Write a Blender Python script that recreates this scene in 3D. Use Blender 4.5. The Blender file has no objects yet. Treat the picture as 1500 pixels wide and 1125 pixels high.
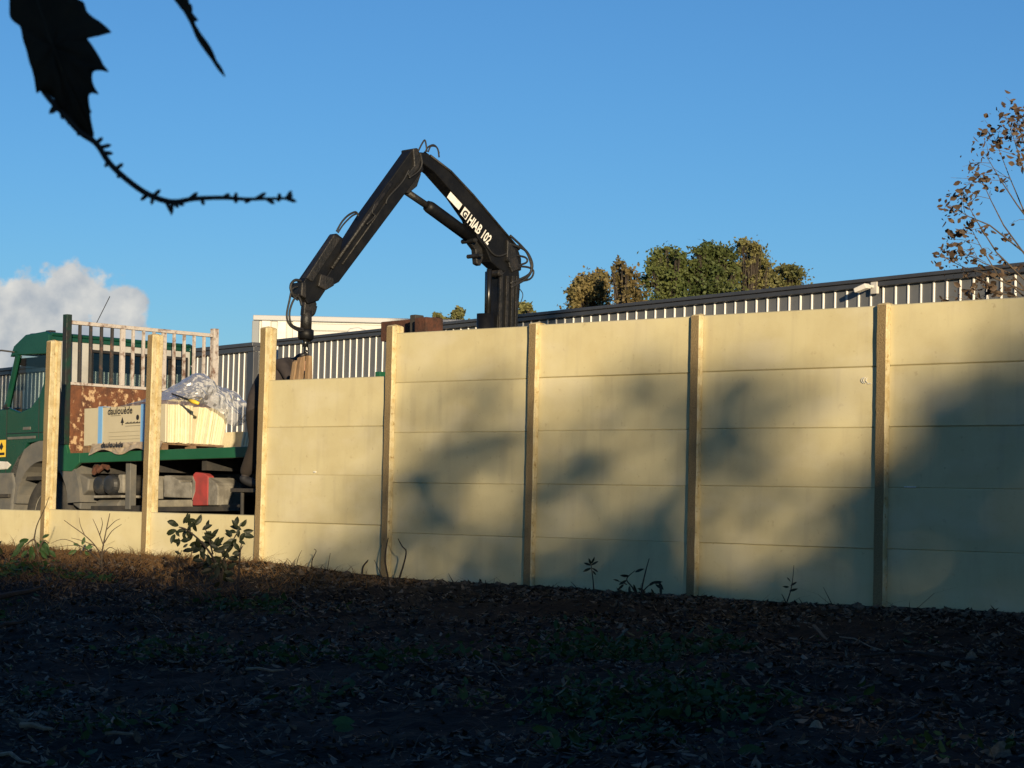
import bpy, math, random
import numpy as np
from mathutils import Vector, Matrix, noise as mnoise

random.seed(7)
rng = np.random.default_rng(7)
S = bpy.context.scene
COL = S.collection
R = math.radians
PI = math.pi

# ------------------------------------------------------------------ camera
EYE = Vector((0, 0, 1.6))
FPX = 3208.0                      # focal length in pixels of the 1500 px wide photograph (77 mm lens)
PITCH, ROLL = R(3.2623), R(1.3475)
FW = Vector((0, math.cos(PITCH), math.sin(PITCH)))
U0 = Vector((0, -math.sin(PITCH), math.cos(PITCH)))
R0 = Vector((1, 0, 0))
RT = R0 * math.cos(ROLL) + U0 * math.sin(ROLL)
UP = -R0 * math.sin(ROLL) + U0 * math.cos(ROLL)
cd = bpy.data.cameras.new('camera')
cam = bpy.data.objects.new('camera', cd)
COL.objects.link(cam)
cam.matrix_world = Matrix(((RT.x, UP.x, -FW.x, EYE.x), (RT.y, UP.y, -FW.y, EYE.y), (RT.z, UP.z, -FW.z, EYE.z), (0, 0, 0, 1)))
cd.sensor_width = 36
cd.lens = 36 * FPX / 1500
cd.clip_start = 0.05
cd.clip_end = 3000
cd.dof.use_dof = True
cd.dof.focus_distance = 21
cd.dof.aperture_fstop = 34
S.camera = cam

# ------------------------------------------------------------------ sun and sky
SUN_EL = R(8.0)
TOSUN = Vector((0.174 * math.cos(SUN_EL), -0.985 * math.cos(SUN_EL), math.sin(SUN_EL))).normalized()
sl = bpy.data.lights.new('sun', 'SUN')
sl.energy = 5.0
sl.angle = R(0.53)
sl.color = (1.0, 0.80, 0.52)
so = bpy.data.objects.new('sun', sl)
so.rotation_euler = TOSUN.to_track_quat('Z', 'Y').to_euler()
so.location = (10, -30, 30)
COL.objects.link(so)

W = bpy.data.worlds.new('World')
S.world = W
W.use_nodes = True
nt = W.node_tree
nt.nodes.clear()
def N(tree, t, **kw):
    n = tree.nodes.new(t)
    for k, v in kw.items():
        setattr(n, k, v)
    return n
sky = N(nt, 'ShaderNodeTexSky', sky_type='NISHITA', sun_disc=False, sun_elevation=SUN_EL,
        sun_rotation=math.atan2(TOSUN.x, TOSUN.y), air_density=1.0, dust_density=0.0, ozone_density=5.2, altitude=100)
bg = N(nt, 'ShaderNodeBackground')
bg.inputs[1].default_value = 0.100
wo = N(nt, 'ShaderNodeOutputWorld')
# one low cumulus bank (in directions x/y, z/y ahead of the viewer), the rest of the sky is clear
tc = N(nt, 'ShaderNodeTexCoord')
sp = N(nt, 'ShaderNodeSeparateXYZ')
nt.links.new(tc.outputs['Generated'], sp.inputs[0])
def M(op, a, b=None, c=None, tree=nt, clamp=False):
    n = tree.nodes.new('ShaderNodeMath')
    n.operation = op
    n.use_clamp = clamp
    for i, v in enumerate((a, b, c)):
        if v is None:
            continue
        if isinstance(v, (int, float)):
            n.inputs[i].default_value = v
        else:
            tree.links.new(v, n.inputs[i])
    return n.outputs[0]
yy = M('MAXIMUM', sp.outputs[1], 0.02)
az = M('DIVIDE', sp.outputs[0], yy)
el = M('DIVIDE', sp.outputs[2], yy)
comb = N(nt, 'ShaderNodeCombineXYZ')
nt.links.new(az, comb.inputs[0]); nt.links.new(el, comb.inputs[1])
nz = N(nt, 'ShaderNodeTexNoise'); nz.inputs['Scale'].default_value = 48; nz.inputs['Detail'].default_value = 7; nz.inputs['Roughness'].default_value = .55
nt.links.new(comb.outputs[0], nz.inputs[0])
nz2 = N(nt, 'ShaderNodeTexNoise'); nz2.inputs['Scale'].default_value = 75; nz2.inputs['Detail'].default_value = 5
nt.links.new(comb.outputs[0], nz2.inputs[0])
field = None
for bx_, by_, rx_, ry_ in ((105, 438, 70, 60), (35, 455, 75, 60), (165, 465, 52, 45), (80, 500, 150, 60), (-30, 500, 120, 70),
                           (-180, 470, 140, 60), (-330, 490, 170, 70), (-520, 480, 150, 60)):
    d = FW + RT * ((bx_ - 750) / FPX) + UP * ((562.5 - by_) / FPX)
    ca, ce = d.x / d.y, d.z / d.y
    q = M('ADD', M('POWER', M('ABSOLUTE', M('DIVIDE', M('SUBTRACT', az, ca), rx_ / FPX)), 2.0), M('POWER', M('ABSOLUTE', M('DIVIDE', M('SUBTRACT', el, ce), ry_ / FPX)), 2.0))
    fb = M('SUBTRACT', 1.0, M('SQRT', q))
    field = fb if field is None else M('MAXIMUM', field, fb)
field = M('ADD', field, M('MULTIPLY', M('SUBTRACT', nz.outputs[0], 0.5), 1.9))
mr = N(nt, 'ShaderNodeMapRange', interpolation_type='SMOOTHSTEP')
nt.links.new(field, mr.inputs[0]); mr.inputs[1].default_value = -0.03; mr.inputs[2].default_value = 0.24; mr.inputs[4].default_value = 0.93
front = M('GREATER_THAN', sp.outputs[1], 0.05)
cmask = M('MULTIPLY', mr.outputs[0], front)
ccol = N(nt, 'ShaderNodeMixRGB'); ccol.inputs[1].default_value = (2.9, 3.1, 3.4, 1); ccol.inputs[2].default_value = (5.4, 5.2, 4.8, 1)
nt.links.new(M('MULTIPLY', M('SUBTRACT', nz2.outputs[0], 0.3), 2.2, clamp=True), ccol.inputs[0])
mix = N(nt, 'ShaderNodeMixRGB')
nt.links.new(cmask, mix.inputs[0]); nt.links.new(sky.outputs[0], mix.inputs[1]); nt.links.new(ccol.outputs[0], mix.inputs[2])
nt.links.new(mix.outputs[0], bg.inputs[0]); nt.links.new(bg.outputs[0], wo.inputs[0])

vs = S.view_settings
vs.view_transform = 'Standard'
vs.look = 'None'
vs.exposure = 0.5
vs.gamma = 1.0

# ------------------------------------------------------------------ picture-to-place helpers (a ray and a real distance give a place)
def ray(x, y):
    return FW + RT * ((x - 750) / FPX) + UP * ((562.5 - y) / FPX)
def at(x, y, Y):
    r = ray(x, y)
    return EYE + r * (Y / r.y)
FA = R(43.1088)
FU = Vector((math.cos(FA), -math.sin(FA), 0))
FN = Vector((math.sin(FA), math.cos(FA), 0))
P0 = Vector((-5.4638, 25.8609, 0))
BAY = 1.94572
def fence_uv(x, y):
    r = ray(x, y)
    o = P0 + FN * .06
    t = (o.dot(FN) - EYE.dot(FN)) / r.dot(FN)
    p = EYE + r * t
    return (p - o).dot(FU), p.z

# ------------------------------------------------------------------ mesh building
class MB:
    def __init__(s):
        s.v = []; s.f = []; s.m = []
    def add(s, v, f, m=0):
        b = len(s.v)
        s.v += [tuple(p) for p in v]
        s.f += [tuple(i + b for i in q) for q in f]
        s.m += [m] * len(f)
        return s
    def box(s, x0, x1, y0, y1, z0, z1, m=0, M4=None):
        v = [Vector((x, y, z)) for z in (z0, z1) for y in (y0, y1) for x in (x0, x1)]
        if M4 is not None:
            v = [M4 @ p for p in v]
        return s.add(v, [(0, 2, 3, 1), (4, 5, 7, 6), (0, 1, 5, 4), (2, 6, 7, 3), (0, 4, 6, 2), (1, 3, 7, 5)], m)
    def prism(s, pts, off0, off1, m=0):
        """pts: 3D loop; extruded between vectors off0 and off1"""
        n = len(pts)
        a = [Vector(p) + off0 for p in pts]; b = [Vector(p) + off1 for p in pts]
        f = [tuple(range(n))[::-1], tuple(range(n, 2 * n))] + [(i, (i + 1) % n, n + (i + 1) % n, n + i) for i in range(n)]
        return s.add(a + b, f, m)
    def tube(s, pts, r, n=6, m=0, cap=True):
        pts = [Vector(p) for p in pts]
        if not isinstance(r, (list, tuple)):
            r = [r] * len(pts)
        V = []; Fc = []
        t0 = (pts[1] - pts[0]).normalized()
        a = t0.orthogonal().normalized()
        for i, p in enumerate(pts):
            t = (pts[min(i + 1, len(pts) - 1)] - pts[max(i - 1, 0)])
            if t.length < 1e-9:
                t = t0
            t.normalize()
            a = (a - t * a.dot(t)).normalized()
            b = t.cross(a)
            for k in range(n):
                an = 2 * PI * k / n
                V.append(p + (a * math.cos(an) + b * math.sin(an)) * r[i])
        for i in range(len(pts) - 1):
            for k in range(n):
                Fc.append((i * n + k, i * n + (k + 1) % n, (i + 1) * n + (k + 1) % n, (i + 1) * n + k))
        if cap:
            Fc.append(tuple(range(n))[::-1])
            Fc.append(tuple(range((len(pts) - 1) * n, len(pts) * n)))
        return s.add(V, Fc, m)
    def lathe(s, prof, M4, n=20, m=0):
        """prof: (r, h) along local Z"""
        V = []; Fc = []
        for r, h in prof:
            for k in range(n):
                an = 2 * PI * k / n
                V.append(M4 @ Vector((r * math.cos(an), r * math.sin(an), h)))
        for i in range(len(prof) - 1):
            for k in range(n):
                Fc.append((i * n + k, i * n + (k + 1) % n, (i + 1) * n + (k + 1) % n, (i + 1) * n + k))
        Fc.append(tuple(range(n))[::-1]); Fc.append(tuple(range((len(prof) - 1) * n, len(prof) * n)))
        return s.add(V, Fc, m)
    def mesh(s, name, mats, smooth=False):
        me = bpy.data.meshes.new(name)
        me.from_pydata(s.v, [], s.f)
        for m in (mats if isinstance(mats, (list, tuple)) else [mats]):
            me.materials.append(m)
        if any(s.m):
            me.polygons.foreach_set('material_index', s.m)
        if smooth:
            me.polygons.foreach_set('use_smooth', [True] * len(me.polygons))
        me.update()
        return me
    def build(s, name, mats, parent=None, smooth=False, bevel=0, kind=None):
        return put(name, s.mesh(name, mats, smooth), parent, bevel, kind)
def put(name, me, parent=None, bevel=0, kind=None):
    o = bpy.data.objects.new(name, me)
    COL.objects.link(o)
    if parent is not None:
        o.parent = parent
    if bevel:
        b = o.modifiers.new('bevel', 'BEVEL')
        b.width = bevel; b.segments = 2; b.limit_method = 'ANGLE'; b.angle_limit = R(40)
    if kind:
        o['kind'] = kind
    return o
def tag(o, label, cat, group=None):
    o['label'] = label; o['category'] = cat
    if group:
        o['group'] = group
    return o
def thing(name, label, cat, loc=(0, 0, 0), rz=0, ry=0, group=None):
    o = bpy.data.objects.new(name, None)
    o.empty_display_size = .2
    COL.objects.link(o)
    o.location = loc; o.rotation_euler = (0, ry, rz)
    return tag(o, label, cat, group)
def fast_mesh(name, V, F, mat, mi=None):
    me = bpy.data.meshes.new(name)
    V = np.asarray(V, dtype=np.float32); F = np.asarray(F, dtype=np.int32)
    k = F.shape[1]
    me.vertices.add(len(V)); me.vertices.foreach_set('co', V.ravel())
    me.loops.add(F.size); me.loops.foreach_set('vertex_index', F.ravel())
    me.polygons.add(len(F)); me.polygons.foreach_set('loop_start', np.arange(0, F.size, k, dtype=np.int32))
    for m in (mat if isinstance(mat, (list, tuple)) else [mat]):
        me.materials.append(m)
    if mi is not None:
        me.polygons.foreach_set('material_index', np.asarray(mi, dtype=np.int32))
    me.update(calc_edges=True)
    me.validate()
    return me

# ------------------------------------------------------------------ materials
def mat(name, c, rough=.8, metal=0.0, c2=None, scale=4.0, detail=6.0, lo=.4, hi=.62, bump=0.0, bscale=40.0, spec=.5, vary=0.0, stretch=None, c3=None, s3=30.0, lo3=.6, hi3=.7):
    m = bpy.data.materials.new(name)
    m.use_nodes = True
    t = m.node_tree
    b = t.nodes['Principled BSDF']
    b.inputs['Roughness'].default_value = rough
    b.inputs['Metallic'].default_value = metal
    b.inputs['Specular IOR Level'].default_value = spec
    b.inputs['Base Color'].default_value = (*c, 1)
    co = N(t, 'ShaderNodeTexCoord')
    src = co.outputs['Object']
    if stretch:
        mp = N(t, 'ShaderNodeMapping'); mp.inputs['Scale'].default_value = stretch
        t.links.new(src, mp.inputs[0]); src = mp.outputs[0]
    oi = N(t, 'ShaderNodeObjectInfo')
    sh = N(t, 'ShaderNodeVectorMath', operation='ADD')
    cm = N(t, 'ShaderNodeCombineXYZ')
    rr = M('MULTIPLY', oi.outputs['Random'], 37.0, tree=t)
    t.links.new(rr, cm.inputs[0]); t.links.new(rr, cm.inputs[2])
    t.links.new(src, sh.inputs[0]); t.links.new(cm.outputs[0], sh.inputs[1])
    src = sh.outputs[0]
    out = None
    def layer(prev, prevc, col, sc, l, h, det):
        n = N(t, 'ShaderNodeTexNoise'); n.inputs['Scale'].default_value = sc; n.inputs['Detail'].default_value = det; n.inputs['Roughness'].default_value = .6
        t.links.new(src, n.inputs[0])
        mr_ = N(t, 'ShaderNodeMapRange'); mr_.inputs[1].default_value = l; mr_.inputs[2].default_value = h
        t.links.new(n.outputs[0], mr_.inputs[0])
        x = N(t, 'ShaderNodeMixRGB')
        t.links.new(mr_.outputs[0], x.inputs[0])
        if prev is None:
            x.inputs[1].default_value = (*prevc, 1)
        else:
            t.links.new(prev, x.inputs[1])
        x.inputs[2].default_value = (*col, 1)
        return x.outputs[0]
    if c2:
        out = layer(None, c, c2, scale, lo, hi, detail)
    if c3:
        out = layer(out, c, c3, s3, lo3, hi3, 4.0)
    if vary:
        hs = N(t, 'ShaderNodeHueSaturation')
        t.links.new(M('ADD', 1 - vary / 2, M('MULTIPLY', oi.outputs['Random'], vary, tree=t), tree=t), hs.inputs['Value'])
        if out is None:
            hs.inputs['Color'].default_value = (*c, 1)
        else:
            t.links.new(out, hs.inputs['Color'])
        out = hs.outputs[0]
    if out is not None:
        t.links.new(out, b.inputs['Base Color'])
    if bump:
        n = N(t, 'ShaderNodeTexNoise'); n.inputs['Scale'].default_value = bscale; n.inputs['Detail'].default_value = 5
        t.links.new(src, n.inputs[0])
        bp = N(t, 'ShaderNodeBump'); bp.inputs['Strength'].default_value = bump; bp.inputs['Distance'].default_value = .02
        t.links.new(n.outputs[0], bp.inputs['Height']); t.links.new(bp.outputs[0], b.inputs['Normal'])
    return m
def leafmat(name, c, c2, trans=.25, rough=.6, scale=9.0, spec=.3):
    m = mat(name, c, rough, c2=c2, scale=scale, lo=.35, hi=.65, vary=.5, spec=spec)
    t = m.node_tree
    b = t.nodes['Principled BSDF']
    tr = N(t, 'ShaderNodeBsdfTranslucent')
    l = b.inputs['Base Color'].links[0].from_socket
    t.links.new(l, tr.inputs[0])
    mx = N(t, 'ShaderNodeMixShader'); mx.inputs[0].default_value = trans
    o = t.nodes['Material Output']
    t.links.new(b.outputs[0], mx.inputs[1]); t.links.new(tr.outputs[0], mx.inputs[2]); t.links.new(mx.outputs[0], o.inputs[0])
    return m

m_panel = mat('cream_concrete', (.59, .525, .315), .9, c2=(.535, .465, .27), scale=2.2, lo=.42, hi=.66, bump=.06, bscale=70, vary=.13, spec=.25, c3=(.44, .365, .215), s3=13, lo3=.62, hi3=.76)
m_post = mat('post_concrete', (.58, .50, .31), .95, c2=(.46, .365, .19), scale=9, lo=.4, hi=.62, bump=.35, bscale=70, vary=.08, spec=.2, c3=(.30, .21, .09), s3=26, lo3=.58, hi3=.70)
m_postf = mat('rough_cast_face', (.56, .49, .33), .95, bump=.6, bscale=110, spec=.2)
def streaks(m, amt=.36):
    # faint vertical rain streaks and grey blooms on the cast panels
    t = m.node_tree; b = t.nodes['Principled BSDF']
    prev = b.inputs['Base Color'].links[0].from_socket
    co = N(t, 'ShaderNodeTexCoord'); oi = N(t, 'ShaderNodeObjectInfo')
    x = prev
    for sc, l, h, col, fac in (((9, 1, .9), .54, .74, (.40, .345, .23, 1), amt), ((1.3, 1, 2.6), .50, .72, (.66, .61, .46, 1), .5), ((46, 1, 46), .70, .745, (.17, .13, .075, 1), .55)):
        mp = N(t, 'ShaderNodeMapping'); mp.inputs['Scale'].default_value = sc
        t.links.new(co.outputs['Object'], mp.inputs[0])
        n = N(t, 'ShaderNodeTexNoise', noise_dimensions='4D'); n.inputs['Scale'].default_value = 1.0; n.inputs['Detail'].default_value = 6
        t.links.new(mp.outputs[0], n.inputs['Vector']); t.links.new(M('MULTIPLY', oi.outputs['Random'], 60.0, tree=t), n.inputs['W'])
        mr_ = N(t, 'ShaderNodeMapRange'); mr_.inputs[1].default_value = l; mr_.inputs[2].default_value = h; mr_.inputs[4].default_value = fac
        t.links.new(n.outputs[0], mr_.inputs[0])
        mx = N(t, 'ShaderNodeMixRGB'); mx.inputs[2].default_value = col
        t.links.new(mr_.outputs[0], mx.inputs[0]); t.links.new(x, mx.inputs[1]); x = mx.outputs[0]
    t.links.new(x, b.inputs['Base Color'])
streaks(m_panel)
def ragged_face(m):
    # bare rough concrete along the right-hand edge of the post face, with a ragged border
    t = m.node_tree; b = t.nodes['Principled BSDF']
    co = N(t, 'ShaderNodeTexCoord'); sx = N(t, 'ShaderNodeSeparateXYZ'); oi = N(t, 'ShaderNodeObjectInfo')
    t.links.new(co.outputs['Object'], sx.inputs[0])
    n1 = N(t, 'ShaderNodeTexNoise'); n1.inputs['Scale'].default_value = 9; n1.inputs['Detail'].default_value = 8; n1.inputs['Roughness'].default_value = .7
    n1.noise_dimensions = '4D'
    t.links.new(co.outputs['Object'], n1.inputs['Vector']); t.links.new(M('MULTIPLY', oi.outputs['Random'], 40.0, tree=t), n1.inputs['W'])
    n2 = N(t, 'ShaderNodeTexNoise'); n2.inputs['Scale'].default_value = 60; n2.inputs['Detail'].default_value = 4
    t.links.new(co.outputs['Object'], n2.inputs['Vector'])
    f = M('ADD', sx.outputs[0], M('MULTIPLY', M('SUBTRACT', n1.outputs[0], .5), .32, tree=t), tree=t)
    mr_ = N(t, 'ShaderNodeMapRange'); mr_.inputs[1].default_value = -.040; mr_.inputs[2].default_value = -.026
    t.links.new(f, mr_.inputs[0])
    br = N(t, 'ShaderNodeMixRGB'); br.inputs[1].default_value = (.17, .12, .06, 1); br.inputs[2].default_value = (.33, .25, .135, 1)
    t.links.new(n2.outputs[0], br.inputs[0])
    sm = N(t, 'ShaderNodeMixRGB'); sm.inputs[1].default_value = (.56, .49, .35, 1); sm.inputs[2].default_value = (.45, .375, .25, 1)
    t.links.new(n1.outputs[0], sm.inputs[0])
    x = N(t, 'ShaderNodeMixRGB')
    t.links.new(mr_.outputs[0], x.inputs[0]); t.links.new(sm.outputs[0], x.inputs[1]); t.links.new(br.outputs[0], x.inputs[2])
    t.links.new(x.outputs[0], b.inputs['Base Color'])
ragged_face(m_postf)
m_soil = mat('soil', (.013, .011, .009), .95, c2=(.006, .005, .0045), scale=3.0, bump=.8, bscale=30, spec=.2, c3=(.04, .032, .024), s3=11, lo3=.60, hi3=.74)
m_black = mat('black_crane_paint', (.0045, .005, .0065), .5, c2=(.010, .010, .0105), scale=5, lo=.45, hi=.7, bump=.15, bscale=25, spec=.22)
m_blackd = mat('greasy_black_steel', (.007, .007, .007), .55, c2=(.024, .021, .019), scale=9, lo=.45, hi=.68, bump=.4, bscale=40)
m_rubber = mat('black_rubber', (.012, .012, .013), .6, bump=.2, bscale=60)
m_chrome = mat('oily_rod_steel', (.05, .05, .05), .3, .8)
m_white = mat('white_lettering', (.78, .77, .72), .6, c2=(.6, .58, .53), scale=25)
m_ink = mat('black_ink', (.015, .015, .017), .6)
m_inkg = mat('pale_grey_ink', (.30, .27, .19), .7)
m_green = mat('green_truck_paint', (.012, .085, .038), .42, c2=(.015, .10, .046), scale=2.5, bump=.05, bscale=15, spec=.5)
m_cabgreen = mat('dark_green_cab_paint', (.006, .047, .029), .2, c2=(.008, .054, .034), scale=2, spec=.6)
m_stakegreen = mat('worn_green_steel', (.008, .035, .022), .5, c2=(.02, .02, .018), scale=5, lo=.4, hi=.55, bump=.3, bscale=30)
m_rust = mat('rusted_plate', (.16, .062, .028), .95, c2=(.085, .036, .02), scale=5, bump=.6, bscale=40, c3=(.48, .33, .19), s3=11, lo3=.55, hi3=.63)
m_rustbar = mat('rusty_bar', (.46, .42, .385), .7, c2=(.15, .085, .06), scale=10, lo=.50, hi=.66, bump=.4, bscale=50)
m_rustbox = mat('rusty_steel_box', (.085, .032, .018), .9, c2=(.035, .017, .012), scale=8, bump=.5, bscale=40)
m_greyplastic = mat('grey_plastic', (.10, .10, .095), .7, c2=(.15, .14, .12), scale=4, bump=.1, bscale=30)
m_darksteel = mat('dark_chassis_steel', (.025, .024, .023), .8, c2=(.045, .04, .034), scale=6, bump=.3, bscale=30)
m_dusty = mat('dusty_grey_metal', (.26, .245, .21), .8, c2=(.14, .13, .11), scale=5, bump=.3, bscale=30)
m_tyre = mat('tyre_rubber', (.03, .029, .027), .85, c2=(.05, .046, .04), scale=8, bump=.3, bscale=40)
m_red = mat('faded_red_plastic', (.36, .05, .045), .65, c2=(.24, .045, .04), scale=6)
m_yellow = mat('yellow_sticker', (.75, .52, .05), .5)
m_offwhite = mat('offwhite_paint', (.62, .60, .55), .5, c2=(.52, .50, .46), scale=4)
m_cabback = mat('pale_grey_cab_wall', (.42, .42, .40), .5, c2=(.34, .34, .33), scale=3)
m_slab = mat('new_slab_concrete', (.70, .63, .44), .9, c2=(.64, .57, .38), scale=6, bump=.3, bscale=40, vary=.35, spec=.2)
m_slabface = mat('film_wrapped_slab', (.50, .45, .32), .4, c2=(.46, .41, .29), scale=2.5, bump=.08, bscale=8, spec=.4)
m_strap = mat('blue_strap', (.16, .36, .66), .45)
m_wood = mat('pallet_wood', (.20, .125, .07), .85, c2=(.13, .08, .045), scale=8, bump=.3, bscale=50, vary=.3)
m_clamp = mat('worn_tan_wood', (.30, .20, .11), .8, c2=(.19, .12, .065), scale=10, bump=.4, bscale=50, stretch=(1, 1, .3))
m_fin = mat('white_cladding_rib', (.72, .70, .66), .45, spec=.4)
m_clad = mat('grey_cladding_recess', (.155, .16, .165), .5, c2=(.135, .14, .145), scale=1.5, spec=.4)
m_cap = mat('anthracite_flashing', (.05, .053, .062), .45, c2=(.06, .063, .072), scale=2)
m_siding = mat('offwhite_siding', (.50, .50, .45), .6, c2=(.50, .50, .47), scale=.7)
m_bark = mat('bark', (.07, .055, .042), .95, c2=(.035, .028, .022), scale=12, bump=.6, bscale=40)
m_twig = mat('dark_twig_bark', (.035, .026, .02), .9, c2=(.02, .015, .012), scale=40)
m_drytwig = mat('dry_stem', (.10, .075, .05), .9, c2=(.05, .036, .026), scale=30)
m_jacket = mat('dark_jacket_cloth', (.022, .018, .02), .9, c2=(.035, .028, .028), scale=8, bump=.5, bscale=14)
m_trouser = mat('brown_work_trousers', (.018, .013, .010), .95, c2=(.014, .010, .008), scale=8, bump=.4, bscale=20)
m_skin = mat('skin', (.42, .24, .16), .6, c2=(.36, .19, .12), scale=20)
m_hair = mat('dark_hair', (.012, .010, .009), .7)
m_pale = mat('pale_dry_wood', (.22, .18, .13), .8, c2=(.14, .11, .08), scale=20)
L_green = leafmat('ivy_green', (.026, .070, .022), (.05, .10, .032))
L_shrub = leafmat('shrub_leaf', (.010, .016, .006), (.018, .022, .010), trans=.06, rough=.5)
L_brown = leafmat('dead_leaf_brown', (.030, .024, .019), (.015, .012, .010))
L_pale = leafmat('dead_leaf_pale', (.27, .22, .165), (.15, .12, .085))
L_grass = leafmat('dry_grass_blade', (.16, .085, .035), (.22, .13, .055))
L_oakbrown = leafmat('autumn_brown_leaf', (.13, .088, .052), (.06, .04, .028), trans=.15)
L_treeA = leafmat('tree_leaf_green', (.07, .10, .030), (.125, .14, .042), scale=.6)
L_treeB = leafmat('tree_leaf_rust', (.13, .115, .045), (.21, .155, .062), scale=.6)
L_treeC = leafmat('tree_leaf_olive', (.12, .13, .045), (.18, .16, .06), scale=.6)
L_canopy = leafmat('woodland_leaf', (.03, .045, .015), (.05, .05, .02), trans=.08)
L_near = leafmat('holm_leaf_dark', (.03, .026, .02), (.05, .038, .024), trans=.02, rough=.8, scale=30, spec=.1)

def glassy(name, tint=(.75, .85, .85), gl=.16, rough=.03):
    m = bpy.data.materials.new(name); m.use_nodes = True
    t = m.node_tree; t.nodes.clear()
    o = N(t, 'ShaderNodeOutputMaterial'); a = N(t, 'ShaderNodeBsdfTransparent'); g = N(t, 'ShaderNodeBsdfGlossy')
    a.inputs[0].default_value = (*tint, 1); g.inputs['Roughness'].default_value = rough
    fr = N(t, 'ShaderNodeFresnel'); fr.inputs[0].default_value = 1.5
    mx = N(t, 'ShaderNodeMixShader')
    t.links.new(M('ADD', fr.outputs[0], gl * .2, tree=t, clamp=True), mx.inputs[0]); t.links.new(a.outputs[0], mx.inputs[1]); t.links.new(g.outputs[0], mx.inputs[2]); t.links.new(mx.outputs[0], o.inputs[0])
    return m
m_glass = glassy('window_glass')
m_tint = glassy('tinted_rear_glass', (.22, .27, .27))
def plastic_film():
    m = bpy.data.materials.new('clear_plastic_film'); m.use_nodes = True
    t = m.node_tree; t.nodes.clear()
    o = N(t, 'ShaderNodeOutputMaterial'); a = N(t, 'ShaderNodeBsdfTransparent'); g = N(t, 'ShaderNodeBsdfGlossy'); d = N(t, 'ShaderNodeBsdfDiffuse'); tl = N(t, 'ShaderNodeBsdfTranslucent')
    d.inputs[0].default_value = (.72, .73, .75, 1); tl.inputs[0].default_value = (.72, .73, .75, 1); g.inputs['Roughness'].default_value = .22
    a.inputs[0].default_value = (.9, .92, .95, 1)
    m1 = N(t, 'ShaderNodeMixShader'); m1.inputs[0].default_value = .35
    t.links.new(d.outputs[0], m1.inputs[1]); t.links.new(tl.outputs[0], m1.inputs[2])
    m2 = N(t, 'ShaderNodeMixShader'); m2.inputs[0].default_value = .55
    t.links.new(a.outputs[0], m2.inputs[1]); t.links.new(m1.outputs[0], m2.inputs[2])
    fr = N(t, 'ShaderNodeFresnel'); fr.inputs[0].default_value = 1.5
    m3 = N(t, 'ShaderNodeMixShader')
    t.links.new(M('MULTIPLY', fr.outputs[0], .55, tree=t, clamp=True), m3.inputs[0]); t.links.new(m2.outputs[0], m3.inputs[1]); t.links.new(g.outputs[0], m3.inputs[2]); t.links.new(m3.outputs[0], o.inputs[0])
    return m
m_film = plastic_film()

def text_mesh(s, size, offset=0.0, shear=0.0, xs=1.0, extrude=.0):
    cu = bpy.data.curves.new('lettering', 'FONT')
    cu.body = s; cu.size = size; cu.offset = offset; cu.shear = shear; cu.align_x = 'LEFT'; cu.align_y = 'BOTTOM_BASELINE'; cu.extrude = extrude; cu.resolution_u = 3
    o = bpy.data.objects.new('lettering_tmp', cu)
    COL.objects.link(o)
    dg = bpy.context.evaluated_depsgraph_get(); dg.update()
    me = bpy.data.meshes.new_from_object(o.evaluated_get(dg))
    bpy.data.objects.remove(o); bpy.data.curves.remove(cu)
    me.transform(Matrix.Diagonal((xs, 1, 1, 1)))
    return me

# ================================================================== GROUND
GU = [-40, -4, -.08, .94, 1.92, 2.9, 3.84, 4.59, 5.8, 6.68, 7.74, 8.76, 9.69, 10.66, 11.64, 12.9, 40]
GZ = [.98, .98, .99, .99, .98, .97, .97, .94, .893, .874, .885, .877, .869, .855, .873, .885, .885]
def vnoise(x, y, z=0.0):
    return mnoise.noise(Vector((x, y, z)))
def ground_z(x, y, fine=True):
    d = Vector((x, y, 0)) - P0
    u = d.dot(FU); q = -d.dot(FN)
    gw = float(np.interp(u, GU, GZ))
    if q < -.05:
        base = gw + (.9 - gw) * min(1, (-q) / 1.2)
        return base - (.02 if q < -.3 else 0)
    k = min(q, 22.0)
    z = gw - .058 * k + .045 * math.exp(-((q - 1.2) / 1.0) ** 2) * (.3 + vnoise(u * .8, q * .9, 3)) - .02 * min(1, q)
    if fine and abs(x) < 14 and y < 32:
        a = min(1, q * 2 + .15)
        z += a * (.06 * vnoise(x * .55, y * .55) + .035 * vnoise(x * 1.7, y * 1.7, 5) + .018 * vnoise(x * 5, y * 5, 9))
        z += .022 * vnoise(x * 11, y * 11, 2)
    return z
def axis(lo, hi, step, far):
    c = list(np.arange(lo, hi + 1e-6, step))
    a, s = [], step
    x = lo
    while x > -far:
        s *= 1.6; x -= s; a.append(x)
    b, s = [], step
    x = hi
    while x < far:
        s *= 1.6; x += s; b.append(x)
    return np.array(a[::-1] + c + b)
gx = axis(-9.5, 7.5, .07, 900); gy = axis(7.0, 27.0, .07, 900)
gv = np.zeros((len(gy), len(gx), 3))
for j, y in enumerate(gy):
    for i, x in enumerate(gx):
        gv[j, i] = (x, y, ground_z(float(x), float(y)))
idx = np.arange(len(gx) * len(gy)).reshape(len(gy), len(gx))
gf = np.stack([idx[:-1, :-1].ravel(), idx[:-1, 1:].ravel(), idx[1:, 1:].ravel(), idx[1:, :-1].ravel()], 1)
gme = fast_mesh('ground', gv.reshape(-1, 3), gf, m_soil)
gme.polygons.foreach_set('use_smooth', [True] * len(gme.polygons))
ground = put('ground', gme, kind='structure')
def ground_hit(px, py):
    r = ray(px, py); t = 6.0
    for _ in range(4000):
        p = EYE + r * t
        if p.z < ground_z(p.x, p.y):
            return p
        t += .02
    return p

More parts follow.
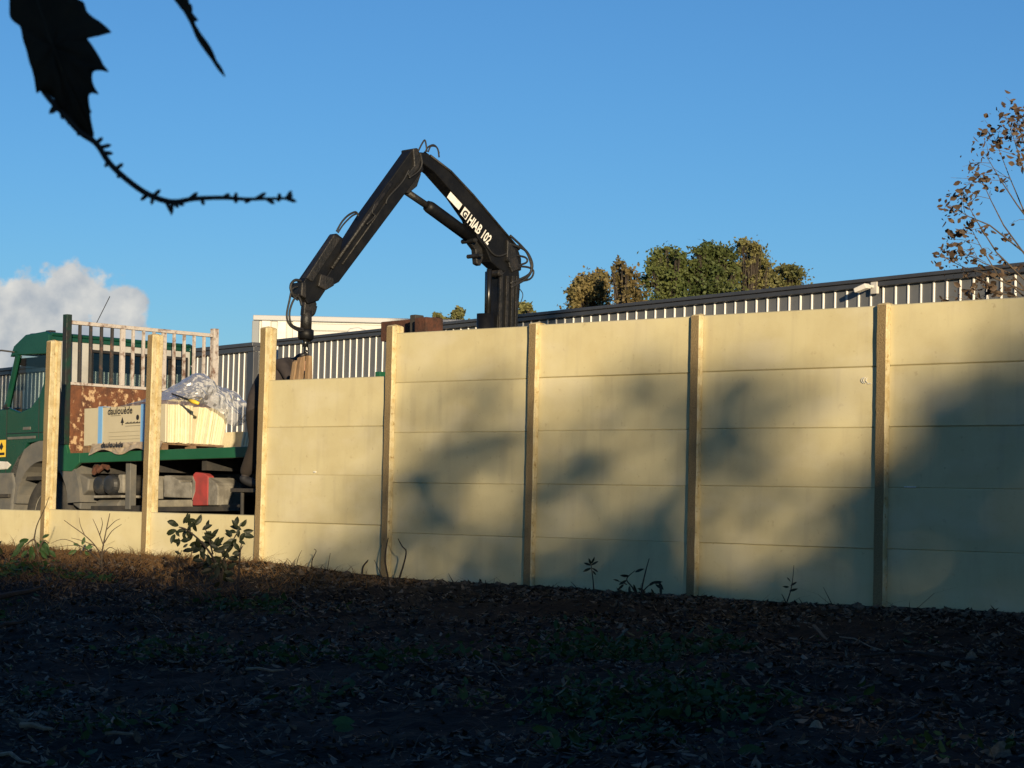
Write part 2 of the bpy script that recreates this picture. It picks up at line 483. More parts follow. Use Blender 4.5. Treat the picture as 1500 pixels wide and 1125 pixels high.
# ================================================================== FENCE
fence = thing('concrete_fence', 'cream precast concrete panel fence with grooved posts, left bays still unfilled', 'fence', P0, -FA)
ztops = {-3: 3.45, -2: 3.45, -1: 3.45, 0: 3.4516, 1: 3.4539, 2: 3.4575, 3: 3.3989, 4: 3.3443, 5: 3.3386, 6: 3.3456, 7: 3.35, 8: 3.35, 9: 3.35, 10: 3.35}
PWID, PDEP = .105, .155
def post_mesh(h, seed):
    c = .010
    loop = [(-PWID + c, 0), (-c, 0), (0, c), (0, .053), (-.03, .056), (-.03, .104), (0, .107), (0, PDEP - c), (-c, PDEP), (-PWID + c, PDEP), (-PWID, PDEP - c),
            (-PWID, .107), (-PWID + .03, .104), (-PWID + .03, .056), (-PWID, .053), (-PWID, c)]
    n = len(loop)
    mb = MB()
    NZ = 22
    rr = random.Random(seed)
    V = []
    for k in range(NZ):
        z = .45 + (h - .45) * k / (NZ - 1)
        for i, (x, y) in enumerate(loop):
            j = .0022
            V.append((x + rr.uniform(-j, j), y + rr.uniform(-j, j), z))
    Fc = []; mi = []
    for k in range(NZ - 1):
        for i in range(n):
            Fc.append((k * n + i, k * n + (i + 1) % n, (k + 1) * n + (i + 1) % n, (k + 1) * n + i))
            mi.append(1 if i in (0, 15) else 0)
    # low pyramid top
    b = len(V)
    for x, y in loop:
        V.append((x * .82 - PWID * .09, (y - PDEP / 2) * .82 + PDEP / 2, h + .010))
    V.append((-PWID / 2, PDEP / 2, h + .026))
    for i in range(n):
        Fc.append(((NZ - 1) * n + i, (NZ - 1) * n + (i + 1) % n, b + (i + 1) % n, b + i)); mi.append(0)
        Fc.append((b + i, b + (i + 1) % n, b + n)); mi.append(0)
    me = bpy.data.meshes.new('post')
    me.from_pydata(V, [], Fc)
    me.materials.append(m_post); me.materials.append(m_postf)
    me.polygons.foreach_set('material_index', mi)
    me.update()
    return me
for i in range(-3, 11):
    o = put('post', post_mesh(ztops[i], i + 20), fence)
    o.location = (i * BAY, 0, 0)
def panel_mesh(wd, h=.5, th=.042, c=.006):
    mb = MB()
    def ring(x0, x1, z0, z1, y):
        return [(x0, y, z0), (x1, y, z0), (x1, y, z1), (x0, y, z1)]
    g = .0016
    v = ring(c, wd - c, g + c, h - g - c, 0) + ring(0, wd, g, h - g, c) + ring(0, wd, -.004, h + .004, th * .55) + ring(0, wd, -.004, h + .004, th)
    f = [(0, 1, 2, 3), (12, 15, 14, 13)]
    for a, b in ((0, 4), (4, 8), (8, 12)):
        for k in range(4):
            f.append((a + (k + 1) % 4, a + k, b + k, b + (k + 1) % 4))
    mb.add(v, f)
    return mb.mesh('panel', m_panel)
PW = BAY - PWID + 2 * .026
pme = panel_mesh(PW)
bays = {-3: (1.46, 1), -2: (1.46, 1), -1: (1.445, 1), 0: (1.462, 1), 1: (1.462, 1), 2: (2.903, 4), 3: (3.333, 5), 4: (3.338, 5), 5: (3.343, 5), 6: (3.345, 5), 7: (3.345, 5), 8: (3.345, 5), 9: (3.345, 5)}
for i, (zt, n) in bays.items():
    for k in range(n):
        o = put('panel', pme, fence)
        o.location = (i * BAY - .026, .060 + random.uniform(-.006, .006), zt - .5 * (k + 1) + random.uniform(-.0025, .0025))
        o.rotation_euler = (random.uniform(-.008, .008), random.uniform(-.002, .002), 0)
# small printed mark near the right end of the sixth bay, and a mortar chip on a joint
uu, zz = fence_uv(1269, 557)
mk = MB()
for k, (cx, r0) in enumerate(((0, .030), (.018, .030), (.035, .022))):
    pts = [(uu - .01 + cx - r0 * math.cos(a), .049, zz + r0 * .8 * math.sin(a)) for a in np.linspace(-1.3, 1.3, 8)]
    mk.tube(pts, .0035, 4)
mk.tube([(uu + .02, .049, zz - .028), (uu + .055, .049, zz - .028)], .004, 4)
mk.build('printed_mark', m_white, fence)
uu, zz = fence_uv(1333, 713.5)
MB().box(uu - .05, uu + .06, .048, .058, zz - .004, zz + .006).build('mortar_chip', m_white, fence, bevel=.002)
uu, zz = fence_uv(462, 692)
MB().box(uu - .02, uu + .02, .045, .06, zz - .004, zz + .012).build('mortar_chip', m_white, fence, bevel=.004)

# ================================================================== WAREHOUSES
def bY(x):
    return 40.0 / (1 - .000362 * (1280 - x))
def bpt(px):
    Y = bY(px); r = ray(px, 600); p = EYE + r * (Y / r.y)
    return Vector((p.x, p.y, 0))
BA, BB = bpt(1500), bpt(400)
BD = (BB - BA).normalized()            # towards the far left
BN = Vector((BD.y, -BD.x, 0))
if BN.y > 0:
    BN = -BN                           # faces the fence
PITCHR = .317
def warehouse(name, label, s0, s1, ztop, end_trim=None, capz=.165):
    """s measured from BA along BD"""
    L = s1 - s0
    base = BA + BD * s0
    w = thing(name, label, 'building', (base.x, base.y, .88), math.atan2(BD.y, BD.x))
    # local x along the facade (to the left), local y = ?
    ly = Matrix.Rotation(-math.atan2(BD.y, BD.x), 3, 'Z') @ BN
    sg = 1 if ly.y > 0 else -1        # sign of local y that faces the fence
    H = ztop - .88
    MB().box(0, L, -sg * 14 if sg > 0 else .06, -.06 * sg if sg > 0 else 14, 0, H - .12).build('hall_body', m_siding, w)
    nper = 4
    nsheet = int(L / (PITCHR * nper)) + 1
    def sheet(nr):
        mb = MB()
        for k in range(nr):
            x = k * PITCHR
            d = .027
            pr = [(x, 0), (x + .008, d), (x + .030, d), (x + .04, 0), (x + .317, 0)]
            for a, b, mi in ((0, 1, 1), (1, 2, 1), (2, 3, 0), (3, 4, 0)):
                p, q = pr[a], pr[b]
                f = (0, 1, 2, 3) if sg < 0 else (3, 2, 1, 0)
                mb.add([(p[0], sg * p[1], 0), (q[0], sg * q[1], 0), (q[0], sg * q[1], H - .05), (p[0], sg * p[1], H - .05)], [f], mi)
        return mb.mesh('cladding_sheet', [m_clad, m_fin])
    full = sheet(nper)
    for k in range(nsheet):
        x = k * PITCHR * nper
        n = nper
        if x + n * PITCHR > L:
            n = int((L - x) / PITCHR)
            if n < 1:
                continue
        o = put('cladding_sheet', full if n == nper else sheet(n), w)
        o.location = (x, random.uniform(-.003, .003), 0)
    def cap(z0, z1, out, nm):
        y0, y1 = sorted((sg * out, -sg * .3))
        MB().box(-.02, L + .02, y0, y1, z0, z1).build(nm, m_cap, w, bevel=.012)
    cap(H - capz, H - capz * .45, .10, 'parapet_flashing')
    cap(H - capz * .45 + .004, H, .14, 'parapet_coping')
    if end_trim:
        x0, x1 = end_trim
        y0, y1 = sorted((sg * .085, -sg * .2))
        MB().box(x0, x1, y0, y1, 0, H - capz - .002).build('corner_trim', m_cap, w, bevel=.01)
    return w, sg, H
def s_of(px):
    return (bpt(px) - BA).dot(BD)
zA = at(1280, 408, bY(1280)).z
zA2 = at(700, 467, bY(700)).z
ZA = (zA + zA2) / 2
wA, sgA, HA = warehouse('warehouse', 'long warehouse with ribbed cladding and dark parapet running behind the fence', s_of(1500) - 9, s_of(402), ZA)
ZC = at(340, 505, bY(340)).z
wC, _, _ = warehouse('warehouse', 'ribbed warehouse end beyond the truck grille, with wide dark corner trim', s_of(373), s_of(-60) + 12, ZC, (0, .34), .24)
# white block rising behind the parapet
YB = 63.0
b0 = at(377, 461.5, YB); b1 = at(740, 464, YB)
blk = thing('white_plant_building', 'white clad block with horizontal siding rising behind the parapet under the crane', 'building', (b0.x, b0.y, .88), 0)
HB = b0.z - .88
LB = b1.x - b0.x
MB().box(0, LB, .08, 9, 0, HB - .05).build('hall_body', m_siding, blk)
xs_ = at(452, 480, YB).x - b0.x
x = .12
while x < xs_ - .2:
    pr = [(x, .07), (x + .02, 0), (x + .26, 0), (x + .30, .07)]
    MB().add([(a, b, z) for z in (0, HB - .16) for a, b in pr], [(0, 1, 5, 4), (1, 2, 6, 5), (2, 3, 7, 6)]).build('cladding_rib', m_offwhite, blk)
    x += .45
z = HB - .2
while z > HB - 3.2:
    MB().add([(a, y, zz_) for a in (xs_, LB) for y, zz_ in ((.07, z), (.02, z - .02), (.035, z - .19), (.07, z - .205))], [(0, 4, 5, 1), (1, 5, 6, 2), (2, 6, 7, 3)]).build('siding_board', m_siding, blk)
    z -= .215
MB().box(-.12, LB, -.06, .5, HB - .15, HB).build('roof_edge', mat('pale_flashing', (.34, .35, .36), .5), blk, bevel=.02)
MB().box(-.14, .06, -.02, .1, 0, HB - .16).build('corner_trim', mat('grey_corner_trim', (.16, .18, .2), .5), blk, bevel=.01)
# bent vent pipe on the siding
pc = at(520, 487, YB - .35)
vp = tag(MB().tube([pc + Vector((-.22, .25, -.4)), pc + Vector((-.22, 0, -.12)), pc + Vector((-.12, 0, .05)), pc + Vector((.08, 0, .08)), pc + Vector((.28, 0, .02))], .075, 10).build('vent_pipe', m_offwhite, smooth=True),
         'pale bent vent pipe on the white siding under the crane arm', 'pipe')

# security light on the long warehouse
sp_ = at(1284, 423, bY(1284))
sec = thing('security_light', 'white security lamp fixed to the ribbed warehouse cladding', 'lamp', sp_ + BN * .06, math.atan2(BD.y, BD.x))
MB().box(-.10, .07, sgA * .0 - .03, .03, -.10, .12).build('mounting_plate', m_offwhite, sec, bevel=.01)
MB().tube([(0, 0, .03), (.02, sgA * .12, .04), (.06, sgA * .16, .03)], .025, 8).build('bracket_arm', m_offwhite, sec)
MB().prism([Vector((.0, sgA * .12, .0)), Vector((.24, sgA * .20, -.08)), Vector((.27, sgA * .20, .0)), Vector((.06, sgA * .12, .09))], Vector((0, -.06, 0)), Vector((0, .07, 0))).build('lamp_head', m_offwhite, sec, bevel=.015)

# ================================================================== TRUCK
TO = Vector((-5.795, 28.6, .9))
truck = thing('flatbed_truck', 'green flatbed truck with rusty slatted headboard parked behind the unfilled fence bays', 'truck', TO, -FA, R(-1.3))
TM = Matrix.Translation(TO) @ Matrix.Rotation(-FA, 4, 'Z') @ Matrix.Rotation(R(-1.3), 4, 'Y')
BEDL, BEDW = 6.25, 2.47
# bed
MB().box(.0, BEDL, .10, BEDW - .1, 1.19, 1.25).build('bed_floor', mat('worn_bed_boards', (.10, .075, .05), .9, c2=(.06, .045, .03), scale=6), truck)
MB().box(.085, BEDL, -.01, .09, 1.155, 1.285).build('side_rail', m_green, truck, bevel=.008)
MB().box(.085, BEDL, BEDW - .09, BEDW + .01, 1.155, 1.285).build('side_rail', m_green, truck, bevel=.008)
MB().prism([Vector((-.09, -.014, 1.40)), Vector((-.09, -.014, 1.06)), Vector((.16, -.014, 1.05)), Vector((.34, -.014, 1.158)), Vector((.34, -.014, 1.286)), Vector((.08, -.014, 1.286)), Vector((.035, -.014, 1.40))], Vector((0, 0, 0)), Vector((0, .05, 0))).build('corner_gusset', m_green, truck, bevel=.006)
# headboard
for yy_, nm in ((-.045, 'stake'), (BEDW - .045, 'stake')):
    MB().box(-.05, .04, yy_, yy_ + .085, 1.28 if yy_ > 0 else 1.40, 3.11).build(nm, m_stakegreen if yy_ < 0 else m_rustbar, truck, bevel=.006)
MB().box(-.02, .02, .045, BEDW - .05, 1.29, 2.185).build('headboard_plate', m_rust, truck, bevel=.004)
MB().box(-.025, .03, .045, BEDW - .05, 2.188, 2.225).build('headboard_rail', m_rustbar, truck, bevel=.004)
MB().box(-.03, .03, .042, BEDW - .048, 2.985, 3.035).build('headboard_rail', m_rustbar, truck, bevel=.006)
nb = 14
m_shadebar = mat('shaded_rusty_bar', (.035, .034, .032), .6, c2=(.14, .075, .05), scale=9, lo=.55, hi=.7, bump=.3, bscale=40)  # shade on the left-hand bars put into their colour, over rust blotches
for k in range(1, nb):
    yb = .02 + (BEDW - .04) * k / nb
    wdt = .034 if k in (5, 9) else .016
    MB().box(-.018, .022, yb - wdt, yb + wdt, 2.227, 2.983).build('headboard_bar', m_shadebar if k < 5 else m_rustbar, truck, bevel=.003)
# chassis
MB().box(-1.9, 6.6, .78, .86, .72, 1.0).build('chassis_rail', m_darksteel, truck)
MB().box(-1.9, 6.6, 1.60, 1.68, .72, 1.0).build('chassis_rail', m_darksteel, truck)
for xk in (.5, 1.6, 2.7, 3.8, 4.9, 6.0):
    MB().box(xk, xk + .09, .1, 2.36, 1.02, 1.188).build('cross_member', m_darksteel, truck)
MB().box(.0, 6.0, 2.2, 2.3, .3, 1.15).build('far_side_skirt', m_darksteel, truck)
MB().box(.42, 3.4, .12, .16, .52, .60).build('side_guard_rail', m_darksteel, truck, bevel=.005)
MB().box(1.17, 1.27, .10, .2, .55, 1.152).build('side_guard_post', m_greyplastic, truck, bevel=.008)
def disc(xc, zc, r, y0, y1, nm, mt):
    m4 = Matrix.Translation((xc, y0, zc)) @ Matrix.Rotation(-PI / 2, 4, 'X')
    return MB().lathe([(r * .55, -.03), (r * .85, -.02), (r, .02), (r, y1 - y0 - .03), (r * .8, y1 - y0)], m4, 24).build(nm, mt, truck, smooth=False)
m_tank = mat('black_tank_paint', (.022, .024, .028), .4, c2=(.05, .047, .042), scale=5)
disc(.62, .87, .125, .10, .75, 'air_tank', m_tank)
disc(.90, .87, .135, .06, .75, 'air_tank', m_tank)
MB().box(.98, 1.10, .12, .3, .76, 1.0).build('tank_bracket', m_dusty, truck, bevel=.02)
MB().box(.5, 1.10, .10, .5, .70, .735).build('tank_shelf', m_dusty, truck, bevel=.01)
m4 = Matrix.Translation((.42, .28, .57)) @ Matrix.Rotation(PI / 2, 4, 'Y')
MB().lathe([(.08, -.02), (.09, 0), (.12, .03), (.125, .1), (.125, .50), (.10, .55)], m4, 20).build('silencer', m_greyplastic, truck, smooth=False)
MB().prism([Vector((.12, .05, .62)), Vector((.15, .05, 1.0)), Vector((.25, .05, 1.02)), Vector((.46, .05, .95)), Vector((.44, .05, .80)), Vector((.3, .05, .72)), Vector((.28, .05, .55))], Vector((0, 0, 0)), Vector((0, .35, 0))).build('rear_mudguard_box', m_greyplastic, truck, bevel=.02)
MB().prism([Vector((1.48, .12, .68)), Vector((1.48, .12, .93)), Vector((1.53, .12, .97)), Vector((1.72, .12, .97)), Vector((1.72, .12, .68))], Vector((0, 0, 0)), Vector((0, .4, 0))).build('battery_box', m_dusty, truck, bevel=.015)
MB().prism([Vector((1.95, .10, .70)), Vector((1.95, .10, .97)), Vector((2.08, .10, .97)), Vector((2.25, .10, .91)), Vector((2.28, .10, .88)), Vector((2.47, .10, .88)), Vector((2.53, .10, .82)), Vector((2.52, .10, .68))], Vector((0, 0, 0)), Vector((0, .42, 0))).build('tool_locker', m_dusty, truck, bevel=.015)
MB().box(1.5, 2.52, .11, .5, .575, .665).build('concrete_ballast', mat('dusty_block', (.30, .27, .20), .9, c2=(.2, .18, .14), scale=6), truck, bevel=.015)
rb = MB().prism([Vector((2.575, .06, .59)), Vector((2.575, .06, .97)), Vector((2.62, .06, 1.0)), Vector((2.80, .06, .98)), Vector((2.87, .06, .945)), Vector((2.87, .06, .59))], Vector((0, 0, 0)), Vector((0, .1, 0))).build('red_side_locker', m_red, truck, bevel=.012)
MB().prism([Vector((2.873, .062, .59)), Vector((2.873, .062, .935)), Vector((3.02, .062, .86)), Vector((3.06, .062, .82)), Vector((3.06, .062, .59))], Vector((0, 0, 0)), Vector((0, .4, 0))).build('locker_side', m_dusty, truck, bevel=.012)
MB().prism([Vector((2.58, .058, .66)), Vector((2.63, .058, .76)), Vector((2.63, .058, .88)), Vector((2.58, .058, .95))], Vector((0, -.004, 0)), Vector((0, .01, 0))).build('worn_patch', m_dusty, rb)
MB().tube([(.50, .12, 1.10), (.56, .06, 1.03), (.60, .08, 1.10), (.66, .05, 1.05), (.70, .1, 1.11), (.80, .1, 1.09)], .035, 7).build('rusty_coupling', m_rustbox, truck)
# wheels
def wheel(xc, yc, r, wd, nm='wheel'):
    m4 = Matrix.Translation((xc, yc, r)) @ Matrix.Rotation(-PI / 2, 4, 'X')
    h = MB().lathe([(r * .30, .06), (r * .50, .08), (r * .58, .03), (r * .60, 0), (r * .60, wd), (r * .3, wd)], m4, 28).build(nm, m_dusty, truck, smooth=False)
    t = MB().lathe([(r * .60, .008), (r * .66, -.015), (r * .90, -.02), (r * .985, .02), (r, .05), (r, wd - .05), (r * .97, wd - .01), (r * .62, wd)], m4, 40).build('tyre', m_tyre, h, smooth=True)
    lug = MB()
    for k in range(10):
        a = 2 * PI * k / 10
        lug.lathe([(.018, .04), (.018, .085)], m4 @ Matrix.Translation((math.cos(a) * r * .4, math.sin(a) * r * .4, 0)), 6)
    lug.build('wheel_nuts', m_darksteel, h)
for xc in (-.52, 4.6, 5.75):
    wheel(xc, .12, .5, .3); wheel(xc, 2.05, .5, .3)
def arch(xc, zc, r0, r1, a0, a1, y0, y1, nm, mt, n=16):
    pts = [Vector((xc + r1 * math.cos(a), y0, zc + r1 * math.sin(a))) for a in np.linspace(a0, a1, n)] + [Vector((xc + r0 * math.cos(a), y0, zc + r0 * math.sin(a))) for a in np.linspace(a1, a0, n)]
    mb = MB()
    m = len(pts)
    V = [p for p in pts] + [p + Vector((0, y1 - y0, 0)) for p in pts]
    F = []
    for i in range(n - 1):
        a, b, c, d = i, i + 1, m - 2 - i, m - 1 - i
        F += [(a, b, c, d), (a + m, d + m, c + m, b + m), (a, a + m, b + m, b), (d, c, c + m, d + m)]
    F += [(0, m - 1, 2 * m - 1, m), (n - 1, n - 1 + m, n + m, n)]
    mb.add(V, F)
    return mb.build(nm, mt, truck, smooth=False)
arch(-.50, .62, .58, .85, R(2), R(178), .0, .42, 'front_mudguard', m_greyplastic)
arch(-.50, .62, .58, .85, R(2), R(178), 2.03, 2.45, 'front_mudguard', m_greyplastic)
# cab: lower body, door skin with window opening, pillars, roof, back wall
def sidepoly(pts, y0, y1, nm, mt, par=truck, bevel=.012):
    return MB().prism([Vector((x, y0, z)) for x, z in pts], Vector((0, 0, 0)), Vector((0, y1 - y0, 0))).build(nm, mt, par, bevel=bevel)
for ya, yb in ((.0, .06), (2.39, 2.45)):
    door = sidepoly([(-1.95, 1.0), (-1.95, 1.82), (-1.36, 1.94), (-1.05, 1.86), (-.80, 1.92), (-.62, 2.05), (-.52, 2.22), (-.44, 2.60), (-.44, 1.47), (-.85, 1.44), (-1.02, 1.2), (-1.1, .98)], ya, yb, 'door', m_cabgreen)
    sidepoly([(-1.42, 1.95), (-1.33, 1.94), (-1.10, 2.63), (-1.18, 2.66)], ya - .002, yb, 'windscreen_pillar', m_cabgreen)
    sidepoly([(-1.30, 2.62), (-1.22, 2.76), (-.95, 2.90), (-.50, 2.92), (-.42, 2.88), (-.42, 2.615), (-1.11, 2.635)], ya - .003, yb, 'roof_side', m_cabgreen)
    MB().box(-.95, -.78, ya - .012 if ya < 1 else yb - .01, ya + .004 if ya < 1 else yb + .012, 1.62, 1.66).build('door_handle', m_greyplastic, door, bevel=.005)
    ym = (ya + yb) / 2
    MB().add([(-1.33, ym, 1.93), (-1.05, ym, 1.85), (-.62, ym, 2.04), (-.45, ym, 2.6), (-1.1, ym, 2.63)], [(0, 1, 2, 3, 4)]).build('side_window', m_glass, door)
MB().prism([Vector((-1.28, .062, 2.64)), Vector((-1.20, .062, 2.765)), Vector((-.95, .062, 2.905)), Vector((-.45, .062, 2.915)), Vector((-.45, .062, 2.86)), Vector((-.93, .062, 2.85)), Vector((-1.1, .062, 2.70))], Vector((0, 0, 0)), Vector((0, 2.325, 0))).build('roof', m_cabgreen, truck, bevel=.03)
for xr, zr in ((-.98, 2.9), (-.62, 2.92)):
    MB().box(xr - .05, xr + .05, .12, .22, zr, zr + .03).build('roof_bracket', m_ink, truck, bevel=.01)
MB().box(-1.95, -1.9, .06, 2.39, .75, 1.85).build('cab_front', m_cabgreen, truck, bevel=.02)
MB().add([(-1.9, .06, 1.86), (-1.9, 2.39, 1.86), (-1.2, 2.39, 2.66), (-1.2, .06, 2.66)], [(0, 1, 2, 3)]).build('windscreen', m_glass, truck)
MB().box(-1.9, -.5, .065, 2.385, .95, 1.0).build('cab_floor', m_darksteel, truck)
# back wall with wide window opening
cbk = MB()
for (ya, yb, za, zb) in ((.0, 2.45, 1.05, 2.24), (.0, .72, 2.24, 2.70), (2.30, 2.45, 2.24, 2.70), (.0, 2.45, 2.70, 2.80)):
    cbk.box(-.50, -.44, ya + .065, yb - .065 if yb > 2.4 else yb, za, zb)
cab_back = cbk.build('cab_back_wall', m_cabback, truck)
MB().box(-.51, -.43, .065, 2.385, 2.802, 2.858).build('cab_back_header', m_cabgreen, truck, bevel=.01)
for (ya, yb, za, zb) in ((.68, 2.34, 2.22, 2.26), (.68, 2.34, 2.68, 2.72), (.68, .73, 2.26, 2.68), (2.29, 2.34, 2.26, 2.68)):
    MB().box(-.437, -.42, ya, yb, za, zb).build('window_seal', m_ink, cab_back, bevel=.006)
MB().add([(-.47, .72, 2.24), (-.47, 2.30, 2.24), (-.47, 2.30, 2.70), (-.47, .72, 2.70)], [(0, 1, 2, 3)]).build('rear_window', m_tint, cab_back)
MB().box(-.40, -.28, .02, .12, 1.25, 2.30).build('air_intake_stack', m_offwhite, truck, bevel=.02)
MB().box(-.43, -.06, .85, 1.6, 1.28, 1.9).build('rear_cab_unit', m_darksteel, truck, bevel=.02)
for (xa, za, xb, zb) in ((-.60, 1.50, -.60, 2.02), (-1.34, 1.05, -1.34, 1.90), (-1.33, 1.58, -.46, 1.58), (-1.1, 1.02, -1.34, 1.05)):
    MB().tube([(xa, -.001, za), (xb, -.001, zb)], .006, 5).build('door_seam', m_ink, truck)
MB().box(-1.30, -.66, -.014, -.002, 1.50, 1.535).build('rubbing_strip', m_greyplastic, truck, bevel=.004)
for zt_ in (.42, .72):
    MB().box(-1.5, -1.18, -.06, .1, zt_, zt_ + .05).build('cab_step', m_darksteel, truck, bevel=.008)
MB().tube([(-.30, .2, 1.6), (-.22, .22, 1.42), (-.15, .24, 1.6), (-.08, .3, 1.75), (-.04, .4, 1.6)], .014, 6).build('air_line', m_red, truck, smooth=True)
MB().tube([(-.30, .3, 1.62), (-.20, .32, 1.38), (-.12, .34, 1.55), (-.04, .5, 1.5)], .014, 6).build('air_line', m_ink, truck, smooth=True)
# interior
for ys in (.35, 1.55):
    MB().prism([Vector((-1.0, ys, 1.25)), Vector((-.62, ys, 1.25)), Vector((-.55, ys, 2.25)), Vector((-.68, ys, 2.28)), Vector((-.78, ys, 1.45)), Vector((-1.0, ys, 1.42))], Vector((0, 0, 0)), Vector((0, .5, 0))).build('seat', m_jacket, truck, bevel=.04)
sw = MB()
ctr = Vector((-1.02, .55, 2.02)); ax1 = Vector((.35, 0, .25)).normalized(); ax2 = Vector((0, 1, 0))
sw.tube([ctr + (ax1 * math.cos(a) + ax2 * math.sin(a)) * .21 for a in np.linspace(0, 2 * PI, 21)], .017, 6, cap=False)
sw.tube([ctr, ctr + Vector((-.25, 0, -.35))], .03, 6)
sw.tube([ctr - ax2 * .2, ctr + ax2 * .2], .015, 5)
sw.build('steering_wheel', m_ink, truck, smooth=True)
MB().box(-1.85, -1.22, .07, 2.38, 1.45, 1.93).build('dashboard', m_ink, truck, bevel=.05)
MB().box(-1.2, -.52, .07, 2.38, 2.50, 2.60).build('headlining', m_ink, truck, bevel=.02)
MB().tube([(-1.2, .0, 2.68), (-1.32, -.12, 2.70), (-1.60, -.32, 2.69)], .012, 6).build('mirror_arm', m_ink, truck)
MB().box(-1.74, -1.6, -.42, -.25, 2.2, 2.68).build('wing_mirror', m_ink, truck, bevel=.03)
MB().tube([(-1.36, .0, 1.98), (-1.34, -.06, 1.93), (-1.22, -.07, 1.93)], .012, 6).build('grab_handle', m_ink, truck)
lamp = MB().prism([Vector((-1.75, -.01, 1.23)), Vector((-1.3, -.01, 1.21)), Vector((-1.2, -.01, 1.16)), Vector((-1.3, -.01, 1.10)), Vector((-1.75, -.01, 1.09))], Vector((0, 0, 0)), Vector((0, .04, 0))).build('headlight', m_offwhite, truck, bevel=.02)
st = MB().box(-1.52, -1.34, -.006, -.001, 1.27, 1.50).build('warning_sticker', m_yellow, truck)
MB().prism([Vector((-1.50, -.009, 1.40)), Vector((-1.44, -.009, 1.47)), Vector((-1.40, -.009, 1.41)), Vector((-1.44, -.009, 1.36))], Vector((0, 0, 0)), Vector((0, .002, 0))).build('sticker_symbol', m_ink, st)
MB().box(-1.49, -1.37, -.009, -.007, 1.295, 1.33).build('sticker_symbol', m_ink, st)
MB().prism([Vector((-1.95, -.02, .3)), Vector((-1.95, -.02, 1.06)), Vector((-1.15, -.02, 1.06)), Vector((-1.10, -.02, .9)), Vector((-1.2, -.02, .3))], Vector((0, 0, 0)), Vector((0, 2.45, 0))).build('bumper_corner', m_greyplastic, truck, bevel=.03)
MB().tube([TM.inverted() @ at(140, 476, 30.6), TM.inverted() @ at(161, 434, 30.6)], .006, 5).build('aerial', m_ink, truck)
# rear of the truck behind the fence: stabiliser beam with rusty box, green stake
iTM = TM.inverted()
def tl(px, py, yl):
    """truck-local point seen at (px,py) in the vertical plane y=yl of the truck"""
    o = iTM @ EYE; d = (iTM.to_3x3() @ ray(px, py))
    t = (yl - o.y) / d.y
    return o + d * t
a0, a1 = tl(562, 472, 2.3), tl(640, 472, 2.3)
MB().box(a0.x, a1.x, 2.25, 2.4, a0.z - .25, a0.z).build('stabiliser_beam', m_rustbox, truck, bevel=.01)
c0, c1 = tl(624, 465, 2.0), tl(641, 483, 2.0)
MB().box(c0.x, c1.x, 1.8, 2.1, c1.z - .25, c0.z - .02).build('stabiliser_box', m_rustbox, truck, bevel=.015)
c2_ = tl(612, 462, 2.05)
MB().box(c2_.x - .04, c2_.x + .06, 1.95, 2.1, c2_.z - .3, c2_.z).build('stabiliser_lock', m_darksteel, truck, bevel=.01)
g0 = tl(554, 545, .05)
MB().box(g0.x, g0.x + .08, .0, .09, 1.29, g0.z).build('side_stake', m_green, truck, bevel=.006)

# ------------------------------------------------------------------ load on the bed
def on_truck(name, label, cat, loc, rot=(0, 0, 0), group=None):
    o = bpy.data.objects.new(name, None); COL.objects.link(o)
    o.matrix_world = TM @ Matrix.Translation(loc) @ Matrix.Rotation(rot[2], 4, 'Z') @ Matrix.Rotation(rot[1], 4, 'Y') @ Matrix.Rotation(rot[0], 4, 'X')
    return tag(o, label, cat, group)
BZ = 1.25
def pallet(label, x, y, lx, ly):
    p = on_truck('pallet', label, 'pallet', (x, y, BZ + .002))
    for k in range(3):
        MB().box(0, lx, k * (ly - .09) / 2, k * (ly - .09) / 2 + .09, 0, .02).build('bottom_board', m_wood, p)
    for a in range(3):
        for b in range(3):
            MB().box(a * (lx - .12) / 2, a * (lx - .12) / 2 + .12, b * (ly - .09) / 2, b * (ly - .09) / 2 + .09, .022, .10).build('block', m_wood, p, bevel=.004)
    for k in range(6):
        MB().box(k * (lx - .11) / 5, k * (lx - .11) / 5 + .11, 0, ly, .102, .125).build('top_board', m_wood, p)
    return p
pallet('wooden pallet under the strapped slab pack by the headboard', .36, .02, 1.66, .98)
SLW = .041
def slab_mesh(lx, h, th, face=False):
    mb = MB()
    c = .007
    v = []
    for x, e in ((0, c), (c, 0), (lx - c, 0), (lx, c)):
        v += [(x, e, e), (x, th - e, e), (x, th - e, h - e), (x, e, h - e)]
    f = [(0, 3, 2, 1), (12, 13, 14, 15)]
    for s_ in range(3):
        for k in range(4):
            f.append((s_ * 4 + k, s_ * 4 + (k + 1) % 4, s_ * 4 + 4 + (k + 1) % 4, s_ * 4 + 4 + k))
    mb.add(v, f)
    return mb.mesh('slab', m_slabface if face else m_slab)
pack = on_truck('strapped_slab_pack', 'pack of concrete slabs with two blue straps and printed film face', 'slab pack', (.36, .02, BZ + .128))
sme = slab_mesh(1.70, .48, SLW - .007)
sface = slab_mesh(1.70, .48, SLW - .003, True)
for k in range(11):
    o = put('slab', sface if k == 0 else sme, pack)
    o.location = (random.uniform(-.015, .015), k * SLW + .002, random.uniform(-.006, .008))
    o.rotation_euler = (random.uniform(-.006, .006), 0, 0)
for xs1 in (.33, 1.22):
    mb = MB()
    mb.box(xs1, xs1 + .085, -.010, -.002, -.01, .488).box(xs1, xs1 + .085, -.010, 11 * SLW + .01, .49, .495)
    mb.build('strap', m_strap, pack)
Rt = Matrix.Rotation(PI / 2, 4, 'X')
def decal(me, x, z, m, par, nm, y=-.006):
    me.transform(Matrix.Translation((x, y, z)) @ Rt)
    me.materials.clear(); me.materials.append(m)
    return put(nm, me, par)
decal(text_mesh('daulouède', .128, .003, .12, .97), .52, .385, m_ink, pack, 'lettering')
